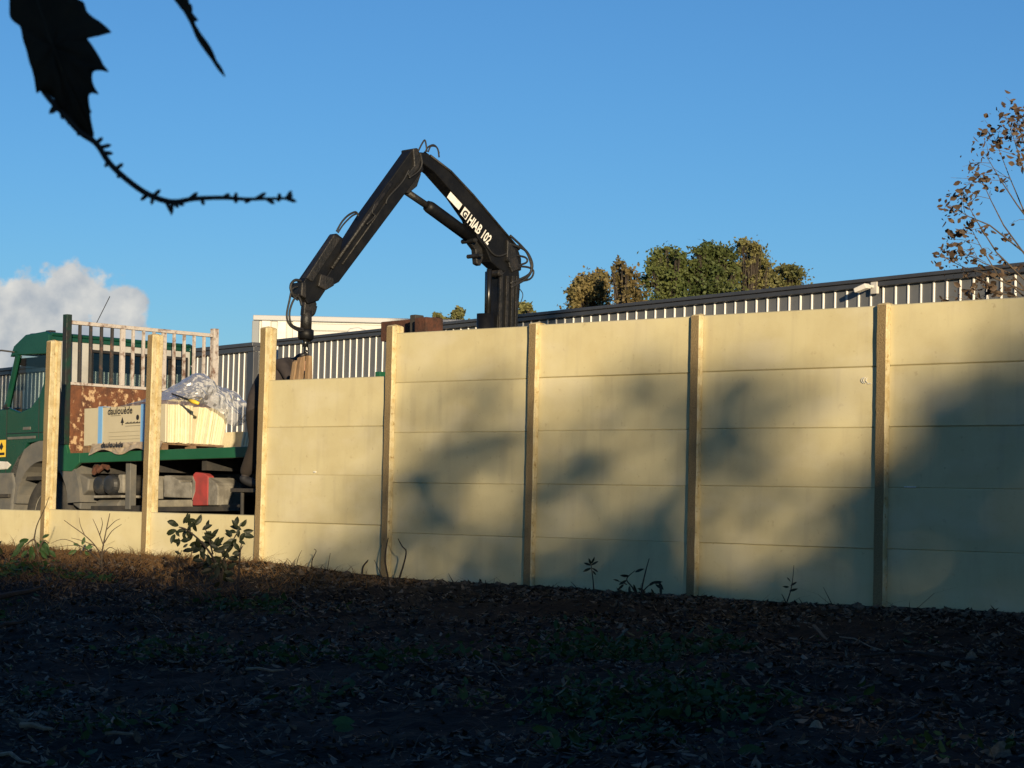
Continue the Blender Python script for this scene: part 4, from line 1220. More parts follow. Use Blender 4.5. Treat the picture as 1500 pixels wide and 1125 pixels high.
# young tree at the right with sparse dead leaves
YT = 25.5
yt = thing('young_tree', 'slender tree with sparse dead brown leaves at the right edge above the fence', 'tree', at(1560, 700, YT))
yb_ = Vector(yt.location); yb_.z = .88; yt.location = yb_
iY = Matrix.Translation(-yb_)
mb = MB(); leafc = []
ry_ = random.Random(5)
def ypt(px, py):
    return iY @ at(px, py, YT + ry_.uniform(-.5, .5))
mb.tube([Vector((0, 0, 0)), iY @ at(1552, 560, YT), iY @ at(1548, 420, YT), iY @ at(1548, 300, YT), iY @ at(1552, 200, YT)], [.06, .05, .042, .03, .012], 8)
ends = [((1550, 470), (1480, 400), (1400, 365)), ((1550, 450), (1460, 370), (1412, 290)), ((1548, 430), (1470, 330), (1432, 250)), ((1550, 400), (1500, 310), (1458, 205)),
        ((1548, 380), (1510, 280), (1478, 180)), ((1546, 350), (1520, 250), (1496, 168)), ((1550, 480), (1490, 435), (1440, 420)), ((1550, 440), (1440, 400), (1388, 380)),
        ((1548, 400), (1450, 330), (1390, 300)), ((1548, 370), (1490, 300), (1440, 220)), ((1550, 470), (1460, 400), (1420, 330)), ((1548, 330), (1510, 240), (1490, 175)), ((1550, 500), (1470, 450), (1420, 440)),
        ((1546, 300), (1580, 220), (1610, 150)), ((1550, 400), (1600, 320), (1660, 240)), ((1550, 460), (1620, 400), (1700, 350)), ((1546, 300), (1545, 230), (1535, 170)), ((1548, 420), (1640, 330), (1690, 200))]
for e in ends:
    a, b, c = [ypt(*q) for q in e]
    path = [a, a.lerp(b, .5) + Vector((0, 0, -.03)), b, b.lerp(c, .5) + Vector((0, 0, -.02)), c]
    mb.tube(path, [.014, .011, .009, .006, .003], 5)
    for _ in range(6):
        t = ry_.uniform(.25, 1)
        s = b.lerp(c, t) if t > .4 else a.lerp(b, .4 + t)
        tip = s + Vector((ry_.uniform(-.5, .15), ry_.uniform(-.3, .3), ry_.uniform(-.12, .26)))
        mb.tube([s, s.lerp(tip, .5) + Vector((0, 0, .03)), tip], [.004, .003, .0015], 4)
        for _ in range(ry_.randint(2, 9)):
            leafc.append(s.lerp(tip, ry_.uniform(.35, 1.05)) + Vector((ry_.gauss(0, .05), ry_.gauss(0, .05), ry_.gauss(0, .05))))
    for _ in range(22):
        leafc.append(c + Vector((ry_.gauss(0, .09), ry_.gauss(0, .09), ry_.gauss(-.02, .11))))
mb.build('trunk', m_drytwig, yt)
V, F = litter_quads(np.array([tuple(p) for p in leafc]), .036, 77, tilt=1.6, aspect=.55, big=1.5)
put('crown', fast_mesh('crown', V, F, L_oakbrown), yt, kind='stuff')

# ------------------------------------------------------------------ woodland behind the viewer; its crowns shade the ground and dapple the fence
XC = [-600, 100, 300, 390, 480, 560, 640, 720, 800, 880, 960, 1040, 1120, 1200, 1280, 1360, 1440, 1520, 1900]
YR = [400, 450, 500, 550, 600, 650, 700, 750, 800, 850, 900, 950]
OCC = np.array([
 [0, 0, 0, 0, 0, 0, 0, 0, 0, 0, 0, 0, 0, 0, 0, 0, 0, .1, .4],
 [0, 0, 0, 0, 0, 0, 0, 0, 0, 0, .02, .0, 0, 0, 0, 0, .08, .2, .6],
 [0, 0, 0, 0, 0, 0, 0, 0, 0, .05, .2, .1, .05, .05, 0, .05, .15, .35, .8],
 [0, 0, 0, 0, 0, 0, .03, .1, .08, .2, .45, .42, .3, .2, .08, .2, .5, .75, .95],
 [0, 0, 0, 0, 0, 0, .1, .35, .15, .35, .6, .62, .5, .32, .22, .45, .78, .9, 1],
 [0, 0, 0, 0, 0, .03, .35, .62, .32, .55, .68, .68, .6, .25, .4, .68, .92, .97, 1],
 [0, 0, 0, 0, .02, .2, .6, .6, .55, .65, .7, .7, .58, .35, .55, .88, 1, 1, 1],
 [0, 0, 0, 0, .12, .42, .68, .62, .65, .65, .65, .75, .5, .42, .68, .96, 1, 1, 1],
 [0, 0, 0, .03, .32, .72, .65, .58, .7, .7, .8, .78, .42, .42, .86, 1, 1, 1, 1],
 [.2, .15, .2, .25, .65, .88, .74, .72, .88, .97, .98, .99, .97, .97, 1, 1, 1, 1, 1],
 [.75, .7, .75, .85, .95, 1, 1, 1, 1, 1, 1, 1, 1, 1, 1, 1, 1, 1, 1],
 [1] * 19], dtype=float)
DD = TOSUN.copy()
trees_u = [-9.5, -5.2, -1.2, 2.6, 6.4, 10.0, 13.8, 18.0]
buckets = {k: [] for k in range(len(trees_u))}
LS = .17
area = 1.4 * LS * LS * .55
def occ_at(u, z):
    p = P0 + FN * .06 + FU * u; p.z = z
    v = p - EYE; dep = v.dot(FW)
    x = 750 + FPX * v.dot(RT) / dep; y = 562.5 - FPX * v.dot(UP) / dep
    x = min(max(x, XC[0]), XC[-1]); 
    if y >= 950:
        return 1.0
    y = max(y, 400)
    j = max(0, min(len(YR) - 2, int((y - 400) / 50))); fy = (y - YR[j]) / 50
    r0 = np.interp(x, XC, OCC[j]); r1 = np.interp(x, XC, OCC[j + 1])
    o = float(r0 * (1 - fy) + r1 * fy)
    t = x * .757 + y * .653             # leaf density shaped to throw light and dark streaks rising right across the fence
    f = float(np.interp(t, [850, 935, 1005, 1089, 1165, 1248, 1341, 1460, 1650], [0, .22, -.18, .24, -.14, .22, -.20, .25, .1]))
    return min(1.0, max(0.0, o + f * 4 * o * (1 - o)))
g_ = np.random.default_rng(99)
cell = .16
for u in np.arange(-11, 20, cell):
    for z in np.arange(-4.6, 3.8, cell):
        o_ = occ_at(u, z)
        if o_ <= .01:
            continue
        cap_ = 3.6 if z > -.5 else 3.4
        lam = -math.log(max(1 - o_, math.exp(-cap_))) * cell * cell / area
        for _ in range(g_.poisson(lam)):
            uu_ = u + g_.uniform(-cell, cell) * .6; zz_ = z + g_.uniform(-cell, cell) * .6
            D = 54 + 5 * vnoise(uu_ * .5, zz_ * .5, 4) + g_.normal() * 2.0
            p = P0 + FU * uu_; p.z = zz_
            p = p + DD * D
            k = int(np.argmin([abs(uu_ - t_) + 1.1 * vnoise(zz_ * .7, t_, 1) for t_ in trees_u]))
            buckets[k].append(tuple(p))
for k, pts in buckets.items():
    if not pts:
        continue
    arr = np.array(pts)
    cxy = (P0 + FU * trees_u[k] + DD * 55)
    bz0 = ground_z(cxy.x, cxy.y, False)
    where = ['leftmost', 'second from the left', 'third from the left', 'fourth from the left', 'fifth from the left', 'sixth from the left', 'seventh from the left', 'rightmost'][k]
    o = thing('woodland_tree', 'bushy woodland tree behind the viewer shading the ground, %s of its row' % where, 'tree', (cxy.x, cxy.y, bz0), group='woodland trees behind the viewer')
    arr = arr - np.array([cxy.x, cxy.y, bz0])
    V, F = rand_quads(arr, LS, 200 + k)
    put('crown', fast_mesh('crown', V, F, L_canopy), o, kind='stuff')
    mb = MB(); rr = random.Random(300 + k)
    sel = arr[g_.integers(0, len(arr), 26)]
    limbs(mb, Vector((0, 0, -.2)), Vector((float(arr[:, 0].mean()), float(arr[:, 1].mean()), float(np.percentile(arr[:, 2], 88)))), .16, [Vector(q) for q in sel], rr)
    mb.build('trunk', m_bark, o)

# tall trees of the wood's edge: their high crowns close the sky above and behind the viewer
tall = [(-11.5, -4.0, 13.5, 5.5, 4.0, 'left of'), (-18, 4.0, 13, 5.5, 5.0, 'far left of'), (-13.5, -13, 16, 6.0, 5.0, 'left behind'), (11.0, -12.0, 29.0, 7.0, 5.5, 'right behind'), (-1.5, -11.0, 26.0, 7.0, 4.5, 'straight behind'), (27, 0.0, 15, 6.5, 6.0, 'far right of'), (24.5, -5.0, 14.0, 6.0, 5.0, 'off to the right of')]
for k, (tx, ty, cz, rxy, rz_, wd_) in enumerate(tall):
    gz0 = ground_z(tx, ty, False)
    gk = random.Random(500 + k)
    bl = [(tx, ty, cz, rxy * .7, rxy * .7, rz_ * .8)] + [(tx + math.cos(a) * rxy * .55, ty + math.sin(a) * rxy * .55, cz + gk.uniform(-.25, .35) * rz_, rxy * .5, rxy * .5, rz_ * .55) for a in np.linspace(0, 2 * PI, 7)[:-1]]
    tree('tall_oak', 'tall high-crowned oak %s the viewer at the edge of the wood' % wd_, (tx, ty, gz0), bl, L_canopy, .30, 5200, 520 + k, 'tall oaks around the viewer', .26, cz)

# ================================================================== GROUND COVER
def scatter(n, xr, yr, seed, pred=None):
    g = np.random.default_rng(seed); out = []
    while len(out) < n:
        x = g.uniform(*xr); y = g.uniform(*yr)
        if abs(x) > .255 * y + .6:
            continue
        q = -((Vector((x, y, 0)) - P0).dot(FN)); uu_ = (Vector((x, y, 0)) - P0).dot(FU)
        if q < .03:
            continue
        if pred and not pred(x, y, q, uu_, g):
            continue
        out.append((x, y, ground_z(x, y)))
    return np.array(out)
C = scatter(42000, (-8, 7), (8.5, 27), 21, lambda x, y, q, u_, g: g.random() < max(.06, .38 + .9 * vnoise(x * .9, y * .9, 8) + .5 * vnoise(x * 3.1, y * 3.1, 3) + .15 * (x > -1)))
V, F = litter_quads(C, .021, 22, aspect=.36)
g2 = np.random.default_rng(5)
mi = np.tile(g2.choice(3, len(C), p=[.52, .24, .24]), 2)
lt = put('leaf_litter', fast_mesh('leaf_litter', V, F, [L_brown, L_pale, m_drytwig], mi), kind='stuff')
tag(lt, 'dark fallen leaf litter covering the shaded ground before the fence', 'leaf litter')
# low green weeds
C = scatter(6500, (-8, 4), (10, 26), 31, lambda x, y, q, u_, g: q > 2.2 and g.random() < 1.6 * (vnoise(x * .7, y * .7, 12) + .5 * vnoise(x * 2.3, y * 2.3, 2) + (.22 if (u_ < 4.5) else -.2)))
C[:, 2] += np.abs(np.random.default_rng(2).normal(0, .05, len(C)))
V, F = litter_quads(C, .022, 32, tilt=.9, aspect=.45)
tag(put('ground_ivy', fast_mesh('ground_ivy', V, F, L_green), kind='stuff'), 'low dark green weeds spread over the ground on the left', 'weeds')
# dry grass and fine stalks near the fence foot
def blades(C, h, seed, spread=.5, wd=.004):
    g = np.random.default_rng(seed); n = len(C)
    d = np.stack([g.normal(0, spread, n), g.normal(0, spread, n), np.ones(n)], 1)
    L = (h * np.exp(g.normal(0, .5, n)))[:, None]
    an = g.uniform(0, PI, n); w_ = np.stack([np.cos(an), np.sin(an), np.zeros(n)], 1) * wd
    mid = C + d * L * .55; tip = C + d * L * .8 + np.stack([d[:, 0], d[:, 1], np.zeros(n)], 1) * L * .5
    V = np.stack([C - w_, C + w_, mid + w_ * .7, mid - w_ * .7, tip + w_ * .15, tip - w_ * .15], 1).reshape(-1, 3)
    k = np.arange(n)[:, None] * 6
    F = np.concatenate([k + np.array([[0, 1, 2, 3]]), k + np.array([[3, 2, 4, 5]])], 0)
    return V, F
C = scatter(13000, (-8.2, 2), (16, 27), 41, lambda x, y, q, u_, g: q < 6.5 and (u_ < 6.5) and g.random() < math.exp(-q / 2.6) * (1.0 if u_ < 4.2 else .3))
V, F = blades(C, .05, 42, .9)
tag(put('dry_grass', fast_mesh('dry_grass', V, F, L_grass), kind='stuff'), 'reddish dry grass along the sunlit foot of the fence', 'grass')
C = scatter(2600, (-8, 7), (9, 26), 45)
V, F = blades(C, .07, 46, 1.2, .003)
tag(put('fine_stalks', fast_mesh('fine_stalks', V, F, m_drytwig), kind='stuff'), 'fine dry stalks lying among the leaf litter', 'stalks')
# soil clods along the fence foot
C = scatter(1500, (-8, 7), (15, 27), 51, lambda x, y, q, u_, g: q < .9 and g.random() < math.exp(-q / .35) * (.35 + .65 * (u_ > 5)))
cv = []; cf = []
gg = np.random.default_rng(52)
ico = np.array([(0, 0, 1), (.89, 0, .45), (.28, .85, .45), (-.72, .53, .45), (-.72, -.53, .45), (.28, -.85, .45), (.72, .53, -.45), (-.28, .85, -.45), (-.89, 0, -.45), (-.28, -.85, -.45), (.72, -.53, -.45), (0, 0, -1)])
icf = np.array([(0, 1, 2), (0, 2, 3), (0, 3, 4), (0, 4, 5), (0, 5, 1), (1, 6, 2), (2, 7, 3), (3, 8, 4), (4, 9, 5), (5, 10, 1), (6, 7, 2), (7, 8, 3), (8, 9, 4), (9, 10, 5), (10, 6, 1), (11, 7, 6), (11, 8, 7), (11, 9, 8), (11, 10, 9), (11, 6, 10)])
for k, c in enumerate(C):
    s_ = min(.034, .014 * math.exp(gg.normal(0, .5)))
    cv.append(c + ico * s_ * gg.uniform(.6, 1.3, (12, 3)) * np.array([1.2, 1.2, .8])); cf.append(icf + 12 * k)
m_clod = mat('dry_clods', (.13, .10, .072), .95, c2=(.07, .052, .036), scale=12)
tag(put('soil_clods', fast_mesh('soil_clods', np.concatenate(cv), np.concatenate(cf), m_clod), kind='stuff'), 'small soil clods heaped along the fence foot', 'soil')

# ------------------------------------------------------------------ plants with single leaves
def leaf_mesh(asp=.36, m=None, fold=.12, curl=.12):
    st_ = [(-.5, .03), (-.36, .62), (-.15, .98), (.08, 1.0), (.3, .66), (.5, .02)]
    V = []; F = []
    for t, w_ in st_:
        x = t + .5; zc = -curl * (t + .1) ** 2 * 2
        V += [(x, -w_ * asp / 1.0 * .5, zc + fold * w_ * asp), (x, 0, zc), (x, w_ * asp * .5, zc + fold * w_ * asp)]
    for i in range(len(st_) - 1):
        F += [(3 * i, 3 * i + 3, 3 * i + 4, 3 * i + 1), (3 * i + 1, 3 * i + 4, 3 * i + 5, 3 * i + 2)]
    return MB().add(V, F).mesh('leaf', m)
LM_shrub = leaf_mesh(.45, L_shrub); LM_green = leaf_mesh(.45, L_green); LM_narrow = leaf_mesh(.28, L_shrub)
def plant(name, label, cat, base_px, stems, leaves, lm, Y=None, seed=0, sm=m_twig, depth=.12, r=1.0, group=None):
    rr = random.Random(seed)
    b = ground_hit(*base_px)
    o = thing(name, label, cat, b - Vector((0, 0, .015)), group=group)
    Yb = b.y if Y is None else Y
    inv = Matrix.Translation(-o.location)
    k = Yb / FPX
    for stem in stems:
        d0 = rr.uniform(-depth, depth)
        pts = []
        P = smooth_px(stem[1:], 4)
        for i, q in enumerate(P):
            pts.append(inv @ at(q[0], q[1], Yb + d0 * i / len(P)))
        r0 = stem[0] * k * r
        MB().tube(pts, [r0 * (1 - .65 * i / (len(pts) - 1)) for i in range(len(pts))], 5).build('stem', sm, o)
    for (x, y, ln, an) in leaves:
        p = inv @ at(x, y, Yb + rr.uniform(-depth, depth))
        q = put('leaf', lm, o)
        a = R(an + rr.uniform(-12, 12))
        X = (RT * math.cos(a) + UP * math.sin(a) + FW * rr.uniform(-.5, .5)).normalized()
        Z = (-FW + RT * rr.uniform(-.7, .7) + UP * rr.uniform(-.3, 1.0)); Z = (Z - X * Z.dot(X)).normalized()
        Yv = Z.cross(X)
        s_ = ln * k * rr.uniform(.9, 1.15)
        q.matrix_local = Matrix(((X.x * s_, Yv.x * s_, Z.x * s_, p.x), (X.y * s_, Yv.y * s_, Z.y * s_, p.y), (X.z * s_, Yv.z * s_, Z.z * s_, p.z), (0, 0, 0, 1)))
    return o
rl = random.Random(3)
LV = [(258, 776, 16, 200), (256, 782, 17, 245), (262, 770, 15, 150), (268, 767, 16, 60), (276, 766, 16, 100), (284, 770, 15, 40), (290, 768, 14, 80), (296, 776, 15, 20), (303, 775, 13, 80), (272, 776, 15, 200), (282, 780, 16, 240),
      (278, 790, 15, 200), (288, 788, 16, 280), (296, 786, 17, 330), (302, 792, 17, 20), (290, 798, 17, 210), (300, 800, 18, 250), (308, 798, 16, 330), (284, 806, 16, 190), (292, 812, 17, 230), (304, 812, 18, 280), (312, 806, 16, 10), (318, 800, 17, 60),
      (326, 798, 16, 20), (324, 808, 18, 340), (332, 806, 15, 40), (316, 818, 18, 220), (326, 820, 18, 300), (308, 826, 16, 210), (320, 830, 17, 250), (334, 818, 17, 350), (340, 812, 14, 30), (310, 788, 15, 60), (298, 822, 16, 180),
      (340, 786, 14, 130), (346, 780, 15, 170), (348, 774, 14, 110), (354, 772, 12, 60), (356, 778, 17, 10), (354, 784, 18, 345), (346, 790, 16, 200), (342, 798, 15, 220), (350, 792, 13, 330), (336, 800, 15, 180),
      (328, 838, 16, 290), (316, 842, 15, 220), (334, 832, 15, 20), (270, 784, 14, 260), (262, 788, 14, 250), (312, 834, 16, 200), (330, 846, 15, 330), (322, 852, 14, 230)]
LV = LV + [(x + rl.uniform(-6, 6), y + rl.uniform(-6, 6), ln * rl.uniform(.7, 1.05), rl.uniform(0, 360)) for (x, y, ln, an) in LV if y < 850]
plant('leafy_shrub', 'dark leafy shrub standing before the cream base panel left of the filled bays', 'shrub', (320, 868),
      [(2.6, (320, 870), (322, 845), (314, 820), (296, 795), (274, 776), (262, 772)), (2.2, (322, 866), (326, 840), (330, 812), (340, 794), (350, 776)), (1.6, (316, 826), (300, 812), (286, 804)), (1.5, (312, 812), (306, 790), (300, 772)), (1.4, (330, 812), (320, 800))], LV, LM_shrub, seed=1)
plant('dead_sapling', 'straight bare stem standing just right of the leafy shrub', 'stem', (349, 872), [(2.2, (349, 874), (350, 840), (352, 808), (354, 796)), (1.2, (352, 806), (356, 799))], [], LM_shrub, seed=2)
plant('dead_sapling', 'straight bare stem standing just left of the leafy shrub', 'stem', (259, 878), [(1.6, (259, 880), (258, 850), (262, 822), (266, 806))], [(268, 802, 10, 40), (264, 812, 9, 150)], LM_shrub, seed=3)
plant('leafy_weed', 'drooping green leafy weed at the foot of the leftmost post', 'weed', (58, 822),
      [(1.8, (58, 824), (54, 802), (50, 790), (40, 796), (30, 806)), (1.5, (56, 806), (64, 792), (72, 796)), (1.2, (50, 792), (54, 770), (66, 744), (72, 728))],
      [(30, 802, 16, 240), (36, 794, 17, 220), (42, 790, 18, 190), (46, 800, 18, 260), (52, 794, 16, 300), (58, 792, 18, 320), (64, 796, 17, 270), (68, 800, 16, 280), (50, 808, 18, 250), (40, 806, 15, 230), (60, 806, 16, 300), (26, 810, 14, 220), (62, 788, 13, 20), (72, 806, 14, 300)], LM_green, seed=4, sm=m_drytwig)
plant('leafy_weed', 'small green sprig before the second base panel from the left', 'weed', (119, 816), [(1.2, (119, 818), (118, 806), (116, 799))], [(116, 800, 13, 150), (120, 798, 12, 60), (124, 803, 13, 10), (112, 806, 13, 200), (124, 808, 11, 330), (128, 800, 9, 30)], LM_green, seed=5)
plant('leafy_weed', 'dark leaf tip at the left edge of the picture before the base panel', 'weed', (-6, 826), [(1.5, (-6, 828), (-6, 806), (-2, 800))], [(-6, 806, 17, 60), (-4, 800, 14, 300), (-12, 806, 15, 160)], LM_shrub, seed=6)
plant('bare_twig_bush', 'bare branching twig bush before the second base panel from the left', 'bush', (150, 838),
      [(1.8, (150, 840), (149, 815), (154, 785), (161, 752)), (1.1, (150, 818), (140, 800), (124, 784), (102, 768), (94, 762)), (1.0, (152, 800), (144, 778), (136, 760)), (.9, (153, 795), (164, 778), (178, 768)), (.9, (140, 800), (120, 792), (104, 788)), (.8, (156, 776), (168, 764), (176, 760)),
       (.9, (149, 815), (160, 802), (170, 806)), (.8, (124, 784), (118, 770), (116, 758)), (.8, (146, 784), (150, 768), (148, 758)), (.9, (149, 826), (128, 806), (96, 790), (74, 796)), (.8, (148, 822), (118, 800), (78, 802))], [], LM_shrub, seed=7, sm=m_drytwig, depth=.3)
plant('bare_twig', 'curved bare twig leaning left of the fourth fence post foot', 'twig', (533, 842), [(1.5, (531, 844), (532, 830), (542, 818), (553, 806), (558, 790), (557, 778)), (.9, (542, 818), (541, 804), (536, 798))], [], LM_shrub, seed=8)
plant('bare_twig', 'upright bare twig before the fourth fence post foot', 'twig', (570, 856), [(1.7, (571, 860), (567, 838), (564, 818), (567, 796), (569, 788)), (.8, (560, 846), (554, 832), (548, 820))], [], LM_shrub, seed=9)
plant('bare_twig', 'hooked bare twig right of the fourth fence post foot', 'twig', (582, 858), [(1.8, (581, 862), (586, 844), (591, 828), (595, 808), (589, 800), (583, 789))], [], LM_shrub, seed=10)
plant('leafy_sprig', 'thin sprig with a tuft of leaves before the fifth filled panel bay', 'weed', (869, 868), [(1.2, (870, 870), (869, 852), (867, 836), (866, 826))], [(866, 828, 13, 20), (866, 828, 13, 160), (866, 826, 12, 60), (866, 827, 12, 120), (867, 832, 11, 340), (866, 832, 12, 205), (868, 836, 9, 300)], LM_narrow, seed=11)
plant('leafy_weed', 'leafy weed with arching shoots before the wide bay right of the crane', 'weed', (935, 878),
      [(1.6, (938, 880), (941, 858), (946, 836), (951, 818)), (1.5, (936, 876), (926, 860), (918, 848), (930, 836)), (1.3, (938, 872), (950, 858), (966, 852)), (1.0, (918, 856), (908, 852))],
      [(930, 838, 14, 25), (922, 844, 13, 170), (918, 850, 14, 200), (914, 856, 14, 230), (922, 858, 14, 260), (928, 856, 13, 300), (926, 866, 14, 220), (934, 862, 13, 330), (950, 858, 14, 30), (956, 854, 15, 10), (960, 856, 14, 330), (964, 852, 13, 300), (968, 858, 13, 270), (954, 862, 14, 280), (946, 866, 13, 200), (916, 866, 13, 200), (908, 852, 10, 170), (938, 868, 12, 300)], LM_narrow, seed=12)
plant('leafy_sprig', 'spindly sprig with two leaves before the bay with the printed mark', 'weed', (1153, 888), [(1.3, (1154, 892), (1150, 880), (1145, 870)), (1.1, (1152, 884), (1158, 866), (1161, 850), (1163, 828))], [(1156, 866, 14, 10), (1158, 858, 11, 40), (1156, 860, 10, 170), (1158, 852, 8, 120)], LM_narrow, seed=13)
for k, (bx0, pts) in enumerate((((664, 852), [(.9, (666, 856), (660, 846), (657, 840))]), ((713, 862), [(1.2, (713, 866), (712, 856), (711, 850))]), ((1218, 888), [(.8, (1222, 892), (1212, 872), (1206, 860))]), ((1172, 886), [(.8, (1178, 890), (1174, 882), (1170, 876))]),
                                ((432, 834), [(.8, (434, 836), (436, 820), (442, 806)), (.7, (430, 836), (426, 824), (420, 818))]), ((462, 836), [(1.1, (458, 840), (457, 822), (463, 808), (460, 804))]), ((480, 838), [(.8, (479, 842), (481, 826), (484, 810))]), ((846, 864), [(.8, (850, 868), (842, 858), (836, 852))]))):
    words = ['before the bay right of the fourth post', 'stub before the fifth post foot', 'leaning left before the right-hand bay', 'small, beside the two-leaf sprig', 'forked, at the foot of the four-panel bay', 'crooked, in the middle of the four-panel bay', 'slim and straight, right of the crooked one', 'short, left of the tufted sprig'][k]
    plant('dry_stalk', 'thin dry stalk ' + words, 'stalk', bx0, pts, [], LM_shrub, seed=20 + k)

# sticks and single leaves lying on the ground
def stick(label, a, b, r, m=m_pale, lift=.02, mid=None):
    pa, pb = ground_hit(*a), ground_hit(*b)
    pts = [pa, pa.lerp(pb, .35), pa.lerp(pb, .7), pb]
    for i, p in enumerate(pts):
        p.z = max(p.z, ground_z(p.x, p.y)) + lift + (.005 * math.sin(i * 2.1))
    o = MB().tube(pts, [r, r * .9, r * .75, r * .4], 6).build('stick', m)
    return tag(o, label, 'stick', 'sticks on the ground')
stick('pale straight stick lying in the middle of the shaded ground', (361, 985), (416, 987), .011)
stick('pale flat wood splinter lying at the lower left of the ground', (30, 1070), (80, 1076), .018)
stick('small pale stick right of the splinter at the lower left', (155, 1080), (205, 1082), .010)
stick('upright pale splinter between the two lower left sticks', (158, 1072), (167, 1056), .012)
stick('thin slanting twig on the ground below the fourth post', (425, 880), (468, 920), .006, m_drytwig)
stick('dark curved branch entering from the left edge of the ground', (-14, 890), (62, 872), .03, m_twig, .07)
stick('dark branch lying under the curved one at the left edge', (-14, 934), (40, 916), .02, m_twig, .05)
stick('thin dry twig across the ground below the two-leaf sprig', (1230, 938), (1295, 958), .006, m_pale)
stick('pale slanting splinter standing on the ground right of centre', (1192, 928), (1212, 948), .014, m_drytwig, .05)
stick('long dark twig across the ground at right', (1260, 966), (1480, 975), .012, m_twig)
stick('thin twig slanting in the middle ground', (690, 960), (740, 1000), .006, m_drytwig)
stick('thin pale twig at the bottom right corner', (1130, 1010), (1200, 1030), .006, m_drytwig)
stick('short pale stick at the bottom edge left of centre', (0, 1112), (44, 1124), .012, m_pale)
stick('thin dry twig in the left ground below the leafy shrub', (225, 905), (250, 935), .005, m_drytwig)
LM_dead = leaf_mesh(.6, L_pale, .3, .5); LM_gl = leaf_mesh(.55, L_green, .1, .1)
def ground_leaf(label, px, ln, an, me=LM_dead, tilt=.5):
    p = ground_hit(*px) + Vector((0, 0, .025))
    o = put('fallen_leaf', me)
    a = R(an)
    X = Vector((math.cos(a), math.sin(a), .1)); Z = Vector((random.uniform(-.3, .3), -tilt, 1)); Z = (Z - X * Z.dot(X) / X.dot(X)).normalized(); X.normalize(); Yv = Z.cross(X)
    s_ = ln * p.y / FPX
    o.matrix_world = Matrix(((X.x * s_, Yv.x * s_, Z.x * s_, p.x), (X.y * s_, Yv.y * s_, Z.y * s_, p.y), (X.z * s_, Yv.z * s_, Z.z * s_, p.z), (0, 0, 0, 1)))
    return tag(o, label, 'leaf', 'single leaves on the ground')
ground_leaf('pale curled leaf below the right end of the fence', (1415, 967), 20, 10, tilt=1.2)
ground_leaf('pale leaf lying left of the bottom right corner', (1205, 1072), 24, 150, tilt=1.0)
ground_leaf('large pale withered leaf in the bottom right corner', (1450, 1112), 46, 20, tilt=1.4)
ground_leaf('small whitish leaf in the right middle ground', (1030, 1023), 12, 0, tilt=1.2)
ground_leaf('flat green leaf in the lower middle of the ground', (486, 1066), 34, 10, LM_gl, 1.0)
ground_leaf('second green leaf overlapping just below the flat green one', (490, 1076), 30, 20, LM_gl, .9)
ground_leaf('green leaf at the bottom right of centre', (1080, 1110), 40, 5, LM_gl, 1.0)
ground_leaf('green leaf in the right middle ground by the slanting splinter', (1092, 984), 26, 30, LM_gl, 1.0)
ground_leaf('pale upright leaf in the right ground near the white curled one', (1466, 934), 18, 80, tilt=1.5)
ground_leaf('pale leaf in the left middle ground below the shrub', (330, 960), 16, 40, tilt=1.0)

# ================================================================== NEAR TWIG AND LEAVES
YN = 1.35
sap = thing('oak_sapling', 'dark overhanging twig with buds and toothed leaf at the top left', 'tree', (-.72, 1.32, ground_z(-.72, 1.32)))
iN = Matrix.Translation(-Vector(sap.location))
def npt(x, y, dy=0.0):
    return iN @ at(x, y, YN + dy)
def nc(cx, cy, dy=0.0):
    return npt(cx * .3, cy * .3, dy)
gz_ = ground_z(-.72, 1.32)
bough0 = iN @ Vector((-.66, 1.33, 2.02))
MB().tube([Vector((0, 0, -.05)), iN @ Vector((-.74, 1.30, .9)), iN @ Vector((-.68, 1.33, 1.6)), bough0, iN @ Vector((-.60, 1.34, 2.6))], [.022, .019, .015, .011, .004], 8).build('trunk', m_bark, sap)
btip = npt(60, -70)
MB().tube([bough0, bough0.lerp(btip, .5) + Vector((0, 0, .04)), btip, npt(20, -40)], [.008, .006, .004, .003], 7).build('bough', m_bark, sap)
tw = [(130, 440), (240, 480), (300, 545), (390, 645), (470, 700), (530, 790), (600, 860), (700, 935), (790, 975), (860, 985), (950, 970), (1090, 965), (1200, 972), (1300, 970), (1420, 968)]
P = smooth_px([(170, 330), (200, 420)] + tw[1:], 4)
n_ = len(P)
twig = MB().tube([nc(q[0], q[1]) for q in P], [(.0019 if i < n_ * .6 else .0019 - .0011 * (i / n_ - .6) / .4) for i in range(n_)], 7).build('twig', m_twig, sap, smooth=True)
rb_ = random.Random(8)
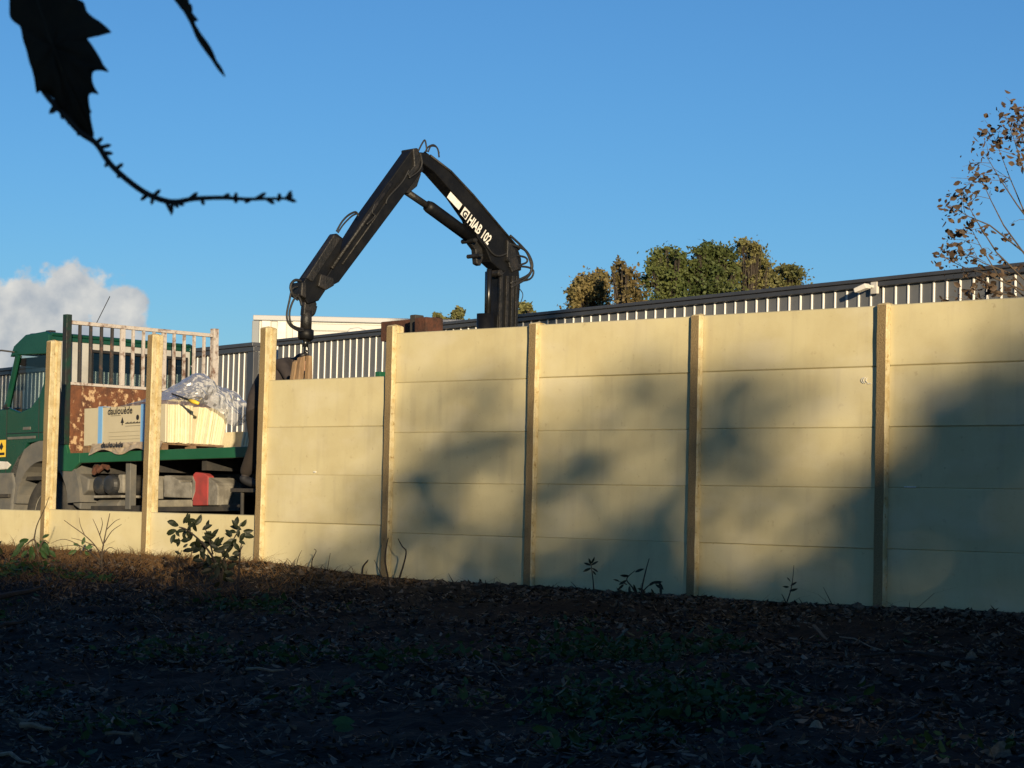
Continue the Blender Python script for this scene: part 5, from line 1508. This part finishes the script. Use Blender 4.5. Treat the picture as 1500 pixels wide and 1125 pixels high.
for (x, y, ln, an) in ((255, 520, 40, 250), (298, 545, 40, 280), (270, 545, 25, 200), (345, 590, 22, 230), (398, 645, 26, 220), (500, 715, 45, 10), (525, 740, 30, 340), (530, 800, 25, 220), (570, 810, 35, 20), (590, 850, 25, 240), (720, 950, 45, 220), (750, 945, 40, 30), (740, 965, 35, 270),
                       (810, 1000, 55, 305), (845, 1025, 30, 20), (840, 1030, 22, 260), (870, 985, 35, 330), (930, 965, 45, 35), (970, 980, 35, 320), (1080, 958, 45, 15), (1155, 965, 26, 90), (1155, 970, 22, 270), (1230, 975, 40, 200), (1260, 960, 45, 25), (1300, 980, 45, 340), (1350, 965, 25, 60), (1390, 970, 45, 25), (1405, 965, 40, 60), (1400, 972, 50, 345), (1380, 972, 30, 200), (480, 690, 30, 40)):
    a = R(-an) if False else R(an)
    e = nc(x, y, rb_.uniform(-.002, .002)) + (RT * math.cos(a) + UP * math.sin(a)) * (ln * .3 * YN / FPX)
    qn = min(P, key=lambda q: (q[0] - x) ** 2 + (q[1] - y) ** 2)
    p = nc(qn[0], qn[1])
    MB().tube([p, p.lerp(e, .4), p.lerp(e, .75), e], [.0012, .0013, .0013, .0002], 6).build('bud', m_twig, twig, smooth=True)
# toothed leaf: outline with thickness, slightly curved
ol = [(50, -60), (45, 60), (60, 100), (98, 128), (110, 190), (130, 250), (145, 310), (155, 340), (170, 400), (180, 455), (195, 446), (225, 450), (262, 480), (290, 530), (330, 575), (350, 602), (390, 650), (425, 662), (455, 672),
      (458, 645), (445, 600), (440, 555), (446, 550), (438, 520), (434, 470), (450, 455), (482, 460), (462, 425), (450, 385), (456, 350), (495, 345), (532, 352), (505, 315), (480, 270), (450, 220), (420, 178), (440, 160), (490, 152), (543, 160), (500, 115), (455, 85), (425, 55), (410, 12), (380, -5), (350, -30), (300, -90)]
def flat_leaf(name, ol, cen, amp, m, parent, label=None):
    ol = [(q[0], q[1]) for q in smooth_px(ol + [ol[0]], 3)[:-1]]
    c = Vector((*cen, 0))
    V = []; F = []
    rings = [0.0, .45, .8, 1.0]
    n = len(ol)
    for k, s_ in enumerate(rings):
        for (x, y) in ol:
            q = Vector((cen[0] + (x - cen[0]) * s_, cen[1] + (y - cen[1]) * s_))
            dd = amp * (math.sin(q.x * .012) * .6 + math.cos(q.y * .009) + .25 * math.sin(q.x * .05 + q.y * .03))
            V.append(nc(q.x, q.y, dd))
    for k in range(len(rings) - 1):
        for i in range(n):
            F.append((k * n + i, k * n + (i + 1) % n, (k + 1) * n + (i + 1) % n, (k + 1) * n + i))
    o = MB().add(V, F).build(name, m, parent, smooth=True)
    sd = o.modifiers.new('solid', 'SOLIDIFY'); sd.thickness = .0004
    return o
lf = flat_leaf('leaf', ol, (260, 230), .006, L_near, sap)
MB().tube([nc(160, -60, -.004), nc(230, 150, -.006), nc(330, 420, -.006), nc(450, 665, -.002)], [.0007, .0006, .0005, .0003], 6).build('midrib', L_near, lf, smooth=True)
lf2 = flat_leaf('leaf', [(820, -60), (850, 0), (890, 50), (930, 120), (960, 190), (1000, 250), (1030, 290), (1060, 335), (1100, 378), (1085, 340), (1060, 300), (1040, 250), (1000, 190), (965, 140), (950, 100), (968, 100), (945, 70), (925, 35), (938, 25), (915, 5), (905, -60)], (940, 105), .003, L_near, sap)
MB().tube([iN @ Vector((-.60, 1.34, 2.35)), npt(180, -120), npt(255, -18)], [.003, .0022, .0012], 6).build('leaf_stalk', m_twig, sap)
